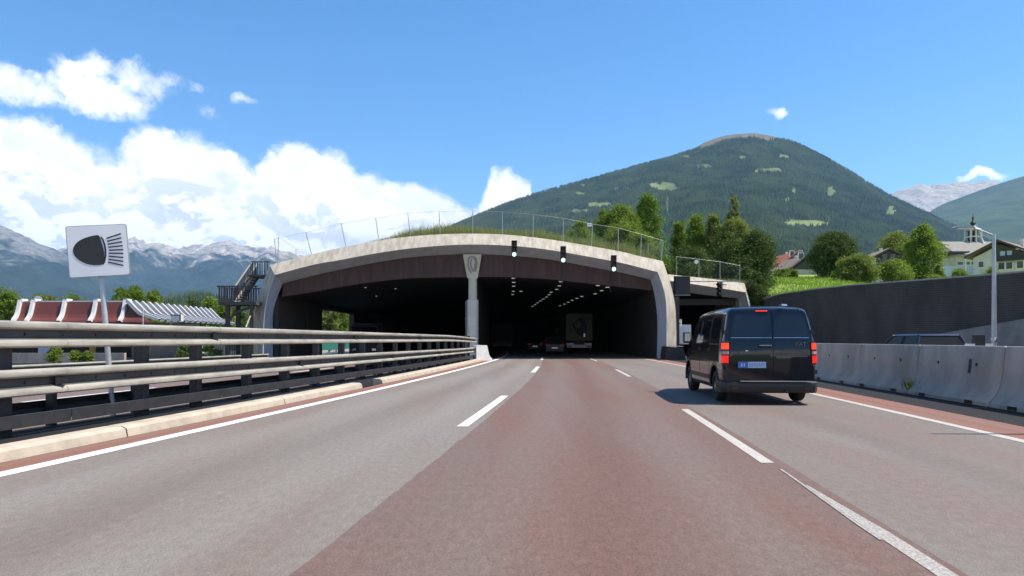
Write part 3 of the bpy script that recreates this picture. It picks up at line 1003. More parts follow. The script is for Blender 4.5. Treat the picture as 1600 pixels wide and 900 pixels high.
def outline(keys, Y):
    pts = []
    for a, b in ((0, CL), (CL, CR), (CR, len(keys) - 1)):
        seg = catmull(keys[a:b + 1], 4)
        pts += seg[:-1]
    pts.append(np.array(keys[-1], float))
    return [tuple(U(p[0], p[1], Y)) for p in pts]


Rl, Ol, Il = outline(keysR, PY), outline(keysO, OY), outline(keysI, IY)
nL, nA = CL * 4, (CR - CL) * 4
tunnel = thing('tunnel', 'wide low-arched concrete road tunnel mouth with a grassy roof, split by a central pillar', 'tunnel', (-3, 50, 0))
deepen = lambda line, y: [(p[0], y, p[2]) for p in line]
Ob = [(p[0] * 1.0, 52.0, p[2] + 0.05) for p in Ol]
MB().grid([Ob, Ol]).build('parapet_top', 'tan_concrete', tunnel, rel=True)
MB().grid([Ol, Rl]).build('sloped_collar', 'tan_concrete', tunnel, rel=True)
MB().grid([Rl, Il]).build('soffit_band', 'grey_concrete', tunnel, rel=True)
keysM = [(440, 464), (490, 456), (530, 448.5), (580, 441), (630, 435.5), (680, 433.5), (730, 433), (780, 432.5), (822, 434), (862, 436.5), (917, 442.5), (972, 448.5), (1000, 451.5), (1019.5, 454)]
Ml = [tuple(U(p[0], p[1], LY)) for p in catmull(keysM, 4)]
arch_I = Il[nL:nL + nA + 1]
arch_I = [(p[0], LY, p[2]) for p in arch_I]
# lintel: separate panels with fine joints
npan = 13
for k in range(npan):
    i0, i1 = k * 4, k * 4 + 4
    up, lo = arch_I[i0:i1 + 1], Ml[i0:i1 + 1]
    up = [(p[0] + (0.012 if j == 0 else (-0.012 if j == 4 else 0)), p[1], p[2] + 0.03) for j, p in enumerate(up)]
    lo = [(p[0] + (0.012 if j == 0 else (-0.012 if j == 4 else 0)), p[1], p[2]) for j, p in enumerate(lo)]
    back = [(p[0], p[1] + 0.25, p[2]) for p in lo]
    MB().grid([up, lo, back]).build('lintel_panel', 'maroon', tunnel, rel=True, fix=False)
MB().grid([[(p[0], LY + .06, p[2] + .05) for p in arch_I], [(p[0], LY + .06, p[2] + .03) for p in Ml]]).build('lintel_backing', 'tunnel_dark', tunnel, rel=True, fix=False)


def shift_back(p, Y, base=50.5):
    return (p[0] + float(C(Y) - C(base)), Y, p[2])


ysT = [50.6, 55, 62, 70, 80, 92, 106, 122, 140, 165]
ceil = [(p[0], LY, p[2] + 0.02) for p in Ml]
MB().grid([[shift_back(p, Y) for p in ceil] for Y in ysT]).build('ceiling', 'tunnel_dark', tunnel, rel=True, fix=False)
legR = [Il[nL + nA]] + Il[nL + nA + 1:]
legR[0] = Ml[-1]
legR = [p for p in legR if p[2] < Ml[-1][2] + 0.01]
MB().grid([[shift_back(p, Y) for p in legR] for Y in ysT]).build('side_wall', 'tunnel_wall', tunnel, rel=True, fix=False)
# left wall: panels with two slits and one wide opening to daylight
wx = lambda Y: -16.25 + float(C(Y) - C(50.5))


def wall_piece(y0, y1, z0, z1, th=0.5, nm='wall_panel'):
    m = MB()
    n = max(2, int((y1 - y0) / 4) + 1)
    yy = np.linspace(y0, y1, n)
    m.grid([[(wx(t), t, z0), (wx(t), t, z1), (wx(t) - th, t, z1), (wx(t) - th, t, z0)] for t in yy], True)
    m.add([(wx(y0), y0, z0), (wx(y0), y0, z1), (wx(y0) - th, y0, z1), (wx(y0) - th, y0, z0)], [(0, 1, 2, 3)])
    m.add([(wx(y1), y1, z0), (wx(y1), y1, z1), (wx(y1) - th, y1, z1), (wx(y1) - th, y1, z0)], [(0, 1, 2, 3)])
    return m.build(nm, 'tunnel_wall', tunnel, rel=True)


wall_piece(50.62, 51.0, -0.6, 4.6)
wall_piece(51.12, 53.8, -0.6, 4.6)
wall_piece(53.8, 57.0, -0.6, 4.6)
wall_piece(57.2, 61.2, -0.6, 4.6)
wall_piece(61.2, 73.5, 3.85, 4.6)
wall_piece(73.5, 165, -0.6, 4.6)
wall_piece(51.0, 51.12, 2.9, 4.6)
wall_piece(57.0, 57.2, 3.5, 4.6)
# dividing wall of ribs behind the pillar
dx = lambda Y: -2.75 + float(C(Y) - C(50.6))
MB().grid([[(dx(Y) + .12, Y, -.5), (dx(Y) + .12, Y, 5.9), (dx(Y) - .1, Y, 5.9), (dx(Y) - .1, Y, -.5)] for Y in ysT], True).build('dividing_wall', 'tunnel_wall', tunnel, rel=True)
rib0 = None
for k in range(34):
    Yk = 52.6 + k * 1.5
    if rib0 is None:
        rib0 = MB().box((0, 0, 1.15), (0.24, 0.42, 3.3)).build('wall_rib', 'pale_concrete', tunnel)
        rb = rib0
    else:
        rb = rib0.copy()
        COL.objects.link(rb)
    rb.location = (dx(Yk) - 0.16 + 3, Yk - 50, 0)
MB().add([(-45, 165.5, -1), (14, 165.5, -1), (14, 165.5, 8), (-45, 165.5, 8)], [(0, 1, 2, 3)]).build('end_wall', 'tunnel_dark', tunnel, rel=True)

# pillar with a tapering carved capital
px_, pY = -2.74, 50.75
pil = thing('pillar', 'pale concrete pillar in the middle of the tunnel mouth with a carved flared capital', 'pillar', (px_, pY, 0))


def obl(hw, hd, z, n=20, cx=0.0):
    return [(cx + hw * math.copysign(abs(math.cos(2 * math.pi * k / n)) ** 0.7, math.cos(2 * math.pi * k / n)), hd * math.copysign(abs(math.sin(2 * math.pi * k / n)) ** 0.7, math.sin(2 * math.pi * k / n)), z) for k in range(n)]


MB().grid([obl(.40, .45, -.5), obl(.40, .45, 4.02), obl(.37, .42, 4.06)], True).build('shaft', 'column', pil, smooth=True)
MB().grid([obl(.30, .36, 4.06), obl(.29, .36, 5.72)], True).build('upper_shaft', 'column', pil, smooth=True)
MB().box((-0.46, -0.1, 2.0), (0.05, 0.10, 4.0)).build('corner_strip', 'pale_concrete', pil)
cap = MB()
cap.add([(-.34, -.30, 5.55), (.34, -.30, 5.55), (.34, .2, 5.55), (-.34, .2, 5.55), (-.62, -.62, 7.18), (.62, -.62, 7.18), (.62, .2, 7.18), (-.62, .2, 7.18)],
        [(3, 2, 1, 0), (4, 5, 6, 7), (0, 1, 5, 4), (1, 2, 6, 5), (2, 3, 7, 6), (3, 0, 4, 7)])
cap_o = cap.build('capital', 'column', pil)
rel_ = MB()
fy = lambda z: -.30 - (z - 5.55) / 1.63 * .32 - 0.02
for pts_ in ([(-.22, 6.95), (-.30, 6.55), (-.22, 6.15), (-.05, 5.9)], [(.0, 6.9), (-.12, 6.6), (-.05, 6.25), (.08, 6.0)], [(.1, 6.95), (.22, 6.65), (.16, 6.3), (.1, 6.05)], [(-.2, 6.95), (-.02, 7.02), (.2, 6.95), (.32, 6.7)], [(.32, 6.7), (.27, 6.35), (.18, 6.0)]):
    rel_.tube([(x, fy(z), z) for x, z in catmull(pts_, 4)], 0.055, 5)
rel_.build('carved_relief', 'pale_concrete', cap_o, smooth=True)
for s in (-1, 1):
    MB().add([(s * .37, -.33, 5.6), (s * .32, -.34, 5.6), (s * .58, -.645, 7.15), (s * .64, -.62, 7.15), (s * .37, -.2, 5.6), (s * .64, -.4, 7.15)], [(0, 1, 2, 3), (0, 3, 5, 4)]).build('capital_edge', 'column', cap_o)

# ---- the lower ramp portal on the right
SY = 57.0
ramp_tun = thing('ramp_tunnel', 'smaller flat-topped concrete tunnel mouth for the slip road, half hidden by the black van', 'tunnel', (15.5, SY, 0))
kO = [(1043, 428.5), (1104, 435), (1163, 442.5), (1174, 478), (1180, 566)]
kR = [(1043, 438), (1104, 447), (1165, 456.5), (1170.5, 478), (1176, 566)]
kI = [(1043, 453), (1104, 461), (1158, 467), (1161, 482), (1164, 566)]
o_, r_, i_ = [[tuple(U(p[0], p[1], Y)) for p in k] for k, Y in ((kO, SY + .7), (kR, SY), (kI, SY + 1.3))]
MB().grid([[(p[0], SY + 3, p[2]) for p in o_], o_]).build('parapet_top', 'tan_concrete', ramp_tun, rel=True)
MB().grid([o_, r_]).build('sloped_collar', 'tan_concrete', ramp_tun, rel=True)
MB().grid([r_, i_]).build('soffit_band', 'grey_concrete', ramp_tun, rel=True)
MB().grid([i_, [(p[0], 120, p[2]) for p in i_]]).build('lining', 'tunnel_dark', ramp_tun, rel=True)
MB().box((15, SY + 2.2, 4.35), (8, 0.25, 0.5)).build('ceiling_beam', 'tunnel_wall', ramp_tun, rel=True)
MB().add([(8, 120, -1), (26, 120, -1), (26, 120, 6), (8, 120, 6)], [(0, 1, 2, 3)]).build('end_wall', 'tunnel_dark', ramp_tun, rel=True)
MB().box((15.0, SY - .12, U(1104, 440, SY)[2]), (5.6, 0.05, 0.07), 0).build('cable_duct', 'galv_far', ramp_tun, rel=True)
MB().box((19.6, 58.95, 2.1), (2.4, .5, 5.6)).build('wing_wall', 'pale_concrete', ramp_tun, rel=True)
MB().box((18.35, 61.5, 2.6), (.5, 7, 5.6)).build('flank_wall', 'pale_concrete', ramp_tun, rel=True)
# wing wall between the two mouths and the outer flank
MB().box((float(U(1049, 500, 54)[0]), 58.5, 2.0), (0.5, 12, 4.8)).build('wing_wall', 'tunnel_wall', ramp_tun, rel=True)

# ---- roof terrain over the tunnels
ox, oz = np.array([p[0] for p in Ol]), np.array([p[2] for p in Ol])
top_x, top_z = ox[nL:nL + nA + 1], oz[nL:nL + nA + 1]


def roof_z(X, Y):
    X, Y = np.asarray(X, float), np.asarray(Y, float)
    xs = X - (C(Y) - C(50.5))
    base = np.interp(xs, top_x, top_z)
    base = np.where(xs > top_x[-1], np.interp(xs, [top_x[-1], top_x[-1] + 1.2, 19.3, 21], [top_z[-1], 6.2, 5.8, 5.0]), base)
    base = np.where(xs < top_x[0], top_z[0] - 0.2, base)
    d = np.maximum(Y - 51.5, 0)
    cl = np.clip((xs + 13.2) / 5.0, 0, 1) * np.clip((11.4 - xs) / .8, 0, 1)
    rise = 0.34 * np.clip(d / 1.2, 0, 1) * cl + 0.085 * np.minimum(d, 10) * cl + 0.012 * np.clip(d - 10, 0, 60) * cl
    return base - 0.12 + rise + (fbm2(X / 3.0, Y / 3.0, 3) - 0.5) * 0.35 * np.clip(d, 0, 1) * cl


xs_ = np.linspace(-16.6, 20.6, 120)
ys_ = np.concatenate([np.linspace(51.3, 64, 26), np.linspace(66, 170, 24)])
Xg, Yg = np.meshgrid(xs_, ys_)
Xg = Xg + (C(Yg) - C(50.5)) * np.clip((Yg - 51) / 20, 0, 1)
right_gap = (Xg > 11.2) & (Yg < SY + 0.9)
Zg = roof_z(Xg, Yg)
Zg = np.where(right_gap, np.minimum(Zg, 6.0), Zg)
Vv = np.stack([Xg, Yg, Zg], -1).reshape(-1, 3)
nx_ = len(xs_)
ii = np.arange(len(ys_) - 1)[:, None] * nx_ + np.arange(nx_ - 1)[None, :]
fq = np.stack([ii, ii + 1, ii + nx_ + 1, ii + nx_], -1).reshape(-1, 4)
cen = Vv[fq].mean(1)
fq = fq[~((cen[:, 0] > 11.3) & (cen[:, 1] < SY + 0.8)) & ~((cen[:, 0] > 18.1) & (cen[:, 1] < 64))]
bank = struct(np_mesh('grass_bank', Vv, fq, 'grass_ground', smooth=True))
# flank walls of the roof so that no light leaks below
MB().grid([[(x, y, -.7), (x, y, z)] for x, y, z in [(-16.7 + float(C(Y) - C(50.5)) * 1.0 - 0.6, Y, 6.2) for Y in ysT] if y > 74]).build('flank_wall', 'pale_concrete', tunnel, rel=True)
MB().grid([[(x, y, 4.55), (x, y, 6.35)] for x, y in [(wx(Y) - .3, Y) for Y in ysT]]).build('flank_wall', 'pale_concrete', tunnel, rel=True)


def blades(name, pts, hts, wid, mat, lean=0.35, seed=0):
    rg = np.random.RandomState(seed)
    n = len(pts)
    P = np.asarray(pts, float)
    a = rg.rand(n) * 2 * np.pi
    u = np.stack([np.cos(a), np.sin(a), np.zeros(n)], -1) * (np.asarray(wid) / 2).reshape(-1, 1)
    b = rg.rand(n) * 2 * np.pi
    tip = P + np.stack([np.cos(b) * lean * hts, np.sin(b) * lean * hts, hts], -1) * rg.uniform(.8, 1.1, (n, 1))
    V = np.stack([P - u, P + u, tip], 1).reshape(-1, 3)
    return np_mesh(name, V, np.arange(3 * n).reshape(-1, 3), mat)


rg = np.random.RandomState(5)
n = 60000
gx = rg.uniform(-13.3, 10.6, n)
gy = 51.6 + rg.rand(n) ** 1.6 * 14
keep = rg.rand(n) < np.clip(fbm2(gx / 1.5, gy / 1.5, 3) * 1.7 - 0.15, 0.2, 1)
gx, gy = gx[keep], gy[keep]
gh = (0.34 + 0.6 * rg.rand(len(gx)) ** 2) * np.clip((gx + 13.6) / 4.5, 0.15, 1) * (0.6 + 0.9 * fbm2(gx / 2.2, gy / 2.2, 3))
gx2 = rg.uniform(11.4, 19.0, 7000)
gy2 = SY + 1.2 + rg.rand(7000) * 3
gh2 = 0.22 + 0.4 * rg.rand(7000) ** 2
gz2 = roof_z(gx2, gy2) - 0.05
tag(blades('dry_grass', np.concatenate([np.stack([gx, gy, roof_z(gx, gy) - 0.03], -1), np.stack([gx2, gy2, gz2], -1)]), np.concatenate([gh, gh2]), 0.05, 'dry_grass', 0.4, 2), kind='stuff')

# ---- right side terrace above the retaining wall
WX = 20.0
wall_top_pts = [(-20, 3.6), (20, 3.7), (28.5, 3.93), (35, 4.17), (42.5, 4.47), (48, 4.60), (54.2, 4.66), (58.5, 4.45), (60, 4.3)]
wtop = lambda Y: np.interp(Y, [p[0] for p in wall_top_pts], [p[1] for p in wall_top_pts])


def terr_z(X, Y):
    X, Y = np.asarray(X, float), np.asarray(Y, float)
    t = X / np.maximum(Y, 1)
    d = np.hypot(np.maximum(X - WX, 0), np.maximum(Y - 58, 0) * 0.0)
    base = wtop(np.clip(Y, -20, 60)) - 0.05
    rise = 0.112 * np.clip(Y - 48, 0, 80) + 0.02 * np.clip(Y - 138, 0, 200)
    rise = rise * (1 - 0.55 * np.clip((t - 0.45) / 0.14, 0, 1))
    side = 0.012 * np.clip(X - 24, 0, 200)
    return base * 0 + np.minimum(base, 4.7) + rise * np.clip((X - WX) / 4.5, 0, 1) ** .8 + side * np.clip(Y / 60, 0, 1) * 0.6 + (fbm2(X / 9, Y / 9, 3) - .5) * 0.5 * np.clip((X - WX - 1) / 4, 0, 1)


xs_ = np.concatenate([[WX + 0.05], WX + 0.5 + np.linspace(0, 1, 50) ** 1.7 * 260])
ys_ = np.concatenate([np.linspace(-15, 60, 40), np.linspace(63, 330, 50)])
Xg, Yg = np.meshgrid(xs_, ys_)
Zg = terr_z(Xg, Yg)
nx_ = len(xs_)
ii = np.arange(len(ys_) - 1)[:, None] * nx_ + np.arange(nx_ - 1)[None, :]
terrace = struct(np_mesh('meadow', np.stack([Xg, Yg, Zg], -1).reshape(-1, 3), np.stack([ii, ii + 1, ii + nx_ + 1, ii + nx_], -1).reshape(-1, 4), 'meadow', smooth=True))
# bank joining terrace and tunnel roof
xs2 = np.linspace(18.2, 20.06, 20)
ys2 = np.concatenate([np.linspace(59.2, 62, 3), np.linspace(64, 330, 47)])
Xg, Yg = np.meshgrid(xs2, ys2)
Zt = terr_z(np.full_like(Xg, WX + .05), Yg)
Zg = 5.55 + (Zt - 5.55) * (Xg - 18.2) / 1.86
ii = np.arange(len(ys2) - 1)[:, None] * 20 + np.arange(19)[None, :]
struct(np_mesh('grass_bank', np.stack([Xg, Yg, Zg], -1).reshape(-1, 3), np.stack([ii, ii + 1, ii + 21, ii + 20], -1).reshape(-1, 4), 'grass_ground', smooth=True))
n = 26000
gx = WX + 0.6 + rg.rand(n) ** 1.3 * 34
gy = rg.uniform(34, 92, n)
gh = 0.12 + 0.22 * rg.rand(n)
tag(blades('meadow_grass', np.stack([gx, gy, terr_z(gx, gy) - 0.02], -1), gh, 0.09, 'blade_green', 0.5, 9), kind='stuff')

# ---- retaining wall on the right, laid in courses, with a paler battered foot for its sunlit patch
rw = thing('retaining_wall', 'long dark retaining wall of thin stone courses with a pale coping, right of the slip road', 'wall', (WX, 30, 0))
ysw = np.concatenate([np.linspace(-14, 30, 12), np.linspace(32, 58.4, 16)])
MB().grid([[(WX + .04, y, -.5), (WX + .04, y, float(wtop(y)) - .02)] for y in ysw]).build('backing', 'dark_asphalt', rw, rel=True, fix=False)
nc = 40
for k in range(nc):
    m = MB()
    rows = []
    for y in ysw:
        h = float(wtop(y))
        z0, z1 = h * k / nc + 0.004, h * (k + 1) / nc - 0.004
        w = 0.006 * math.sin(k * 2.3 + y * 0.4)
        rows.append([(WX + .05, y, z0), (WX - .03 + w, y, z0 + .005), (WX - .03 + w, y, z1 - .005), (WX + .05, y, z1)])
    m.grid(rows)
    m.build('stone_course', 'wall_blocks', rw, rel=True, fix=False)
MB().grid([[(WX - .07, y, float(wtop(y)) - .0), (WX - .07, y, float(wtop(y)) + .07), (WX + .3, y, float(wtop(y)) + .07), (WX + .3, y, float(wtop(y)))] for y in ysw], True).build('coping', 'coping', rw, rel=True)
# added lower wall, its pale colour standing for a sunlit wedge
lw = thing('sunlit_wedge', 'added pale stone wedge for the sunlit patch on the dark retaining wall', 'wall', (WX - .4, 26, 0))
for k in range(27):
    z0 = k * 0.10
    y1 = 34.4 - max(0, (z0 - 1.50)) * 10.0
    rows = []
    for y in np.linspace(-13, y1, 10):
        ye = lambda zz: y if y < y1 - .01 else 34.4 - max(0, zz - 1.50) * 10.0
        xo = WX - 0.62 + k * 0.021
        rows.append([(xo + .3, ye(z0), z0), (xo, ye(z0), z0 + .003), (xo + 0.01, ye(z0 + .1), z0 + .096), (xo + .3, ye(z0 + .1), z0 + .098)])
    MB().grid(rows).build('stone_course', 'wall_sunlit', lw, rel=True, fix=False)  # courses of the added wedge, pale to stand for sunlight

# ================================================================== GUARDRAIL of the median (two beams, one above the other)
gr = thing('guardrail', 'tall double guardrail of weathered steel beams on dark posts along the median kerb', 'guardrail', (float(G_rail(20)), 20, 0))


def beam_profile(z0, h, depth=0.125):
    # (outward, z): two rounded ridges with a deep trough between
    p = []
    for a, b in ((0.0, 0.012), (0.02, 0.05), (0.07, 0.082), (0.17, 0.088), (0.25, 0.080), (0.31, 0.045), (0.38, 0.006), (0.62, 0.006), (0.69, 0.045), (0.75, 0.080), (0.83, 0.088), (0.93, 0.082), (0.98, 0.05), (1.0, 0.012)):
        p.append((b * depth / 0.088, z0 + h * (1 - a)))
    return p


def rail_len(y0, y1, zf, h, name, parent, line=G_rail, out=0.0, sub=None, mat='galv', n=7, sgn=1, prof=None):
    rows = []
    for y in np.linspace(y0, y1, n):
        x = float(line(y)) + out * sgn
        z0 = zf(y)
        rows.append([(x + sgn * d, y, z) for d, z in (prof or beam_profile)(z0, h(y) if callable(h) else h)])
    o = MB().grid(rows).build(name, mat, parent, smooth=True, rel=True)
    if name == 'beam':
        o.data.materials.append(M['trough_shade'])
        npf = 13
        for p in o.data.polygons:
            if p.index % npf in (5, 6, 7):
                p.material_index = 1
    return o


zu = lambda y: 1.215 - 0.10 * min(1, max(0, (y - 36) / 9.0)) ** 1.4
hu = lambda y: 0.355 - 0.05 * min(1, max(0, (y - 14) / 30))
zl = lambda y: 0.575 - 0.055 * min(1, max(0, (y - 12) / 30))
hl = lambda y: 0.36 - 0.06 * min(1, max(0, (y - 10) / 30))
jt = [-9.6, -5.6, -1.6, 2.4, 6.4, 10.4, 14.4, 18.4, 22.4, 26.4, 30.4, 34.4, 38.4, 42.4, 45.9]
zb_ = lambda z0, h: [(0.0, z0 + h), (0.05, z0 + h), (0.05, z0), (0.0, z0), (-0.02, z0)]
for a, b in zip(jt[:-1], jt[1:]):
    for zf, hh in ((zu, hu), (zl, hl)):
        bo = rail_len(a - 0.16, b, zf, hh, 'beam', gr, out=0.0)
        bo2 = MB()
        # lap joint: a slightly proud sleeve with bolts and a dark reflector wedge
        x0, z0, h0 = float(G_rail(b)), zf(b), hh(b)
        rows = [[(float(G_rail(y)) + d * 1.0 + 0.007, y, z) for d, z in beam_profile(zf(y), hh(y))] for y in (b - .17, b - .06, b + .05)]
        bo2.grid(rows)
        lj = bo2.build('lap_joint', 'galv', gr, smooth=True, rel=True)
        lj.data.materials.append(M['trough_shade'])
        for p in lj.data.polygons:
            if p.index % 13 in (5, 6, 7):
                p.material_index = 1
        if b < 45 and int(round((b + 1.6) / 4)) % 2 == (0 if zf is zu else 1):
            mid = z0 + h0 * 0.50
            MB().add([(x0 + .03, b - .34, mid + .065), (x0 + .15, b - .27, mid), (x0 + .03, b - .34, mid - .065), (x0 + .02, b - .20, mid + .05), (x0 + .10, b - .17, mid), (x0 + .02, b - .20, mid - .05)],
                     [(0, 1, 2), (0, 3, 4, 1), (1, 4, 5, 2), (3, 5, 4), (0, 2, 5, 3)]).build('reflector', 'black', gr, rel=True)
    if b < 46.5:
        rail_len(a, b - 0.01, lambda y: 0.17, 0.17, 'lower_rail', gr, out=0.0, mat='dark_steel', prof=zb_)
bolt_me = None
for k in range(60):
    yb = 5.0 + k * 0.66
    for zf, hh in ((zu, hu), (zl, hl)):
        z = zf(yb) + hh(yb) * 0.5
        if bolt_me is None:
            bolt_me = MB().lathe([(0, .018), (.018, .014), (.022, 0)], n=6, axis='x')
            bb = bolt_me.build('bolt', 'dark_steel', gr)
            bolt_me = bb.data
        else:
            bb = link('bolt', bolt_me, None, gr)
        bb.location = (float(G_rail(yb)) + .008 - gr.location.x, yb - 20, z)
post_me = None
ypos = [-8, -6, -4, -2, 0, 2, 4, 6, 7.6, 9.43, 12.25, 13.85, 15.8] + [17.7 + 1.9 * k for k in range(15)]
for yp in ypos:
    if post_me is None:
        m = MB().box((-.10, 0, 0.72), (.15, .22, 1.62)).box((-.005, 0, 1.38), (.06, .12, .2)).box((-.005, 0, .74), (.06, .12, .2)).box((-.005, 0, .25), (.03, .10, .12))
        po = m.build('post', 'dark_steel', gr)
        post_me = po.data
    else:
        po = link('post', post_me, None, gr)
    po.location = (float(G_rail(yp)) - .05 - gr.location.x, yp - 20, 0)
rear_me = None
for k in range(24):
    yp = 3.2 + 1.9 * k
    if rear_me is None:
        po = MB().box((0, 0, 0.05), (.11, .10, 1.0)).build('rear_post', 'dark_steel', gr)
        rear_me = po.data
    else:
        po = link('rear_post', rear_me, None, gr)
    po.location = (float(G_rail(yp)) - .55 - gr.location.x, yp - 20, 0)
rail_len(-10, 45, lambda y: 0.12, 0.31, 'rear_beam', gr, out=-0.62, n=40, sgn=1, mat='dark_steel', prof=lambda z0, h: [(-d, z) for d, z in beam_profile(z0, h)])
# foot strip below the rail, near-black to paint in the shadow behind the kerb
rows = [[(float(KB(y)) + .02, y, -.05), (float(KB(y)) - .02, y, .05), (float(G_rail(y)) - .62, y, .05), (float(G_rail(y)) - .66, y, -.5)] for y in np.linspace(-12, 45, 30)]
MB().grid(rows).build('foot_strip', 'dark_asphalt', road, fix=False)

# white end block
eb = thing('end_block', 'bright white concrete end block where the median guardrail meets the tunnel pillar', 'barrier', (-1.93, 45.6, 0), R(32))
MB().prism([(-.62, -.1), (.52, -.1), (.50, .12), (.30, .32), (.14, .95), (-.62, .95)], -.5, .7).build('block', 'white_block', eb)
MB().box((-.3, .15, .955), (.6, .3, .03)).build('cap_plate', 'pale_concrete', eb)

# far guardrail on the left edge of the opposite carriageway
fg = thing('guardrail', 'low single guardrail beyond the opposite carriageway, seen through the tall one', 'guardrail', (-18, 27, OZ))
far_line = lambda y: -16.3 - (48.5 - y) * 0.105
jf = [-10, -2, 6, 14, 22, 30, 38, 48.5]
for a, b in zip(jf[:-1], jf[1:]):
    rail_len(a, b, lambda y: OZ + 0.45, 0.31, 'beam', fg, line=far_line, n=8)
pm = None
for k in range(28):
    yp = -8 + 2.05 * k
    if pm is None:
        po = MB().box((-.08, 0, .36), (.12, .1, .8)).build('post', 'dark_steel', fg)
        pm = po.data
    else:
        po = link('post', pm, None, fg)
    po.location = (far_line(yp) + 18, yp - 27, 0)


# ================================================================== headlamp signs
def headlamp_sign(name, label, loc, w, h, pole_h, lean, rz, group=None, bracket=False):
    s = thing(name, label, 'road sign', loc, 0, group)
    s.rotation_euler = (0, R(lean), R(rz))
    MB().tube([(0, .045, -0.4), (0, .045, pole_h)], 0.045 * w / .95, 10).build('pole', 'pole', s, smooth=True)

    def rrect(x, z, r_, n=5):
        out = []
        for cx, cz, a0 in ((x - r_, z - r_, 0), (-x + r_, z - r_, 90), (-x + r_, -z + r_, 180), (x - r_, -z + r_, 270)):
            for k in range(n):
                a = R(a0 + 90 * k / (n - 1))
                out.append((cx + r_ * math.cos(a), cz + r_ * math.sin(a)))
        return out
    zc = pole_h + h / 2 - h * .22
    put = lambda poly: [(x, z + zc) for x, z in poly]
    MB().prism(put(rrect(w / 2, h / 2, .04 * w)), -.030, .0).build('frame', 'galv_far', s)
    MB().prism(put(rrect(w / 2 - .012, h / 2 - .012, .035 * w)), -.034, -.028).build('panel', 'sign_white', s)
    k = w / .95
    # headlamp body: blunt bullet, lens rim, beam strokes
    body = [(-.385, .01), (-.365, .085), (-.305, .16), (-.21, .215), (-.09, .25), (.0, .262), (.04, .25)]
    body = body + [(.075, .12), (.095, 0), (.095, -.10), (.08, -.215), (.02, -.24), (-.08, -.238), (-.19, -.21), (-.29, -.15), (-.36, -.07)]
    body = catmull(body + [body[0]], 3)[:-1]
    MB().prism(put([(x * k, z * k) for x, z in body]), -.038, -.033).build('lamp_symbol', 'black_paint', s)
    rim = [(.068, .245), (.10, .20), (.128, .10), (.137, 0), (.128, -.10), (.10, -.20), (.068, -.24), (.058, -.215), (.08, -.18), (.100, -.09), (.106, 0), (.100, .09), (.08, .18), (.058, .22)]
    MB().prism(put([(x * k, z * k) for x, z in rim]), -.038, -.033).build('lens_symbol', 'black_paint', s)
    for q in range(9):
        a = R(21 - 42 * q / 8 * 1.0)
        zz = .235 - .47 * q / 8
        x0, x1 = .150 + .025 * (1 - abs(q - 4) / 4), .40 - .02 * abs(q - 4) / 4
        z0, z1 = zz * .86, zz * .86 + math.tan(a) * (x1 - x0) * 0.75
        t_ = .0115
        MB().prism(put([(x0 * k, (z0 - t_) * k), (x1 * k, (z1 - t_) * k), (x1 * k, (z1 + t_) * k), (x0 * k, (z0 + t_) * k)]), -.038, -.033).build('beam_stroke', 'black_paint', s)
    if bracket:
        MB().box((0, .02, zc + .1), (.5 * k, .04, .05)).box((0, .02, zc - .12), (.5 * k, .04, .05)).build('bracket', 'galv_far', s)
    return s


Xs = (178 - 800) / F * 12.2
headlamp_sign('headlamp_sign', 'large white square headlamp sign on a leaning steel pole behind the guardrail', (Xs, 12.2, -.35), 0.94, 0.86, 2.92, -4.3, 10, bracket=True)
headlamp_sign('headlamp_sign', 'small white headlamp sign cut by the right picture edge, before the retaining wall', (18.72 + .28, 26.4, .3), 0.62, 0.40, 1.66, 0, -8)

# ================================================================== concrete barrier elements on the right
bar_prof = [(-.02, 0.0), (-.02, .07), (.02, .12), (.08, .19), (.135, .27), (.175, .36), (.205, .47), (.23, .60), (.25, .75), (.285, 1.16), (.31, 1.19), (.50, 1.19), (.525, 1.16), (.58, .60), (.66, .30), (.80, .09), (.80, 0.0)]


def barrier_mesh():
    m = MB()
    L = 3.5
    ch = [(x * 1.0, z) for x, z in bar_prof]
    rows = []
    for y, ins in ((0.012, .03), (0.05, .0), (L / 2, 0), (L - .05, 0), (L - .012, .03)):
        rows.append([(x + (ins if x < .42 else -ins), y, z - (ins * .6 if z > 1 else 0)) for x, z in ch])
    m.grid(rows)
    for r_ in (rows[0], rows[-1]):
        m.add(r_, [tuple(range(len(r_)))])
    return m


bn = ['block wholly right of the picture', 'nearest block, cut by the right edge of the picture', 'second block counted from the right edge of the picture', 'block with the dark scrape mark near the black post', 'block right of the weedy joint, opposite the parked blue car',
      'block just right of the black van', 'block beside the van\'s rear bumper', 'block hidden mostly behind the black van', 'block beyond the van\'s front wheel', 'block left of the van mirror', 'block by the white cabinet', 'last block before the tunnel leg']
y = 3.8
bl = []
proto_b = None
while y < 44:
    x0, x1 = float(B_face(y)), float(B_face(y + 3.5))
    rz = -math.atan((x1 - x0) / 3.5)
    i = len(bl)
    lab = 'grey concrete barrier ' + (bn[min(i, 11)])
    if proto_b is None:
        t_ = thing('concrete_barrier', lab, 'barrier', (x0, y, 0), rz, 'concrete barrier blocks beside the right lane')
        barrier_mesh().build('block', 'barrier', t_, smooth=True)
        for hz, hy in ((.80, .9), (.80, 2.5)):
            MB().box((.252, hy, hz), (.03, .05, .06)).build('lifting_hole', 'black', t_)
        for hy in (.7, 2.7):
            MB().box((-.012, hy, .045), (.04, .28, .07)).build('drain_notch', 'black', t_)
        proto_b = t_
    else:
        t_ = dup(proto_b, (x0, y, 0), rz, lab)
    bl.append(t_)
    y += 3.5
MB().prism([(.225, .62), (.255, .90), (.272, .93), (.250, .60)], 1.1, 1.2).build('scrape_mark', 'black', bl[3])
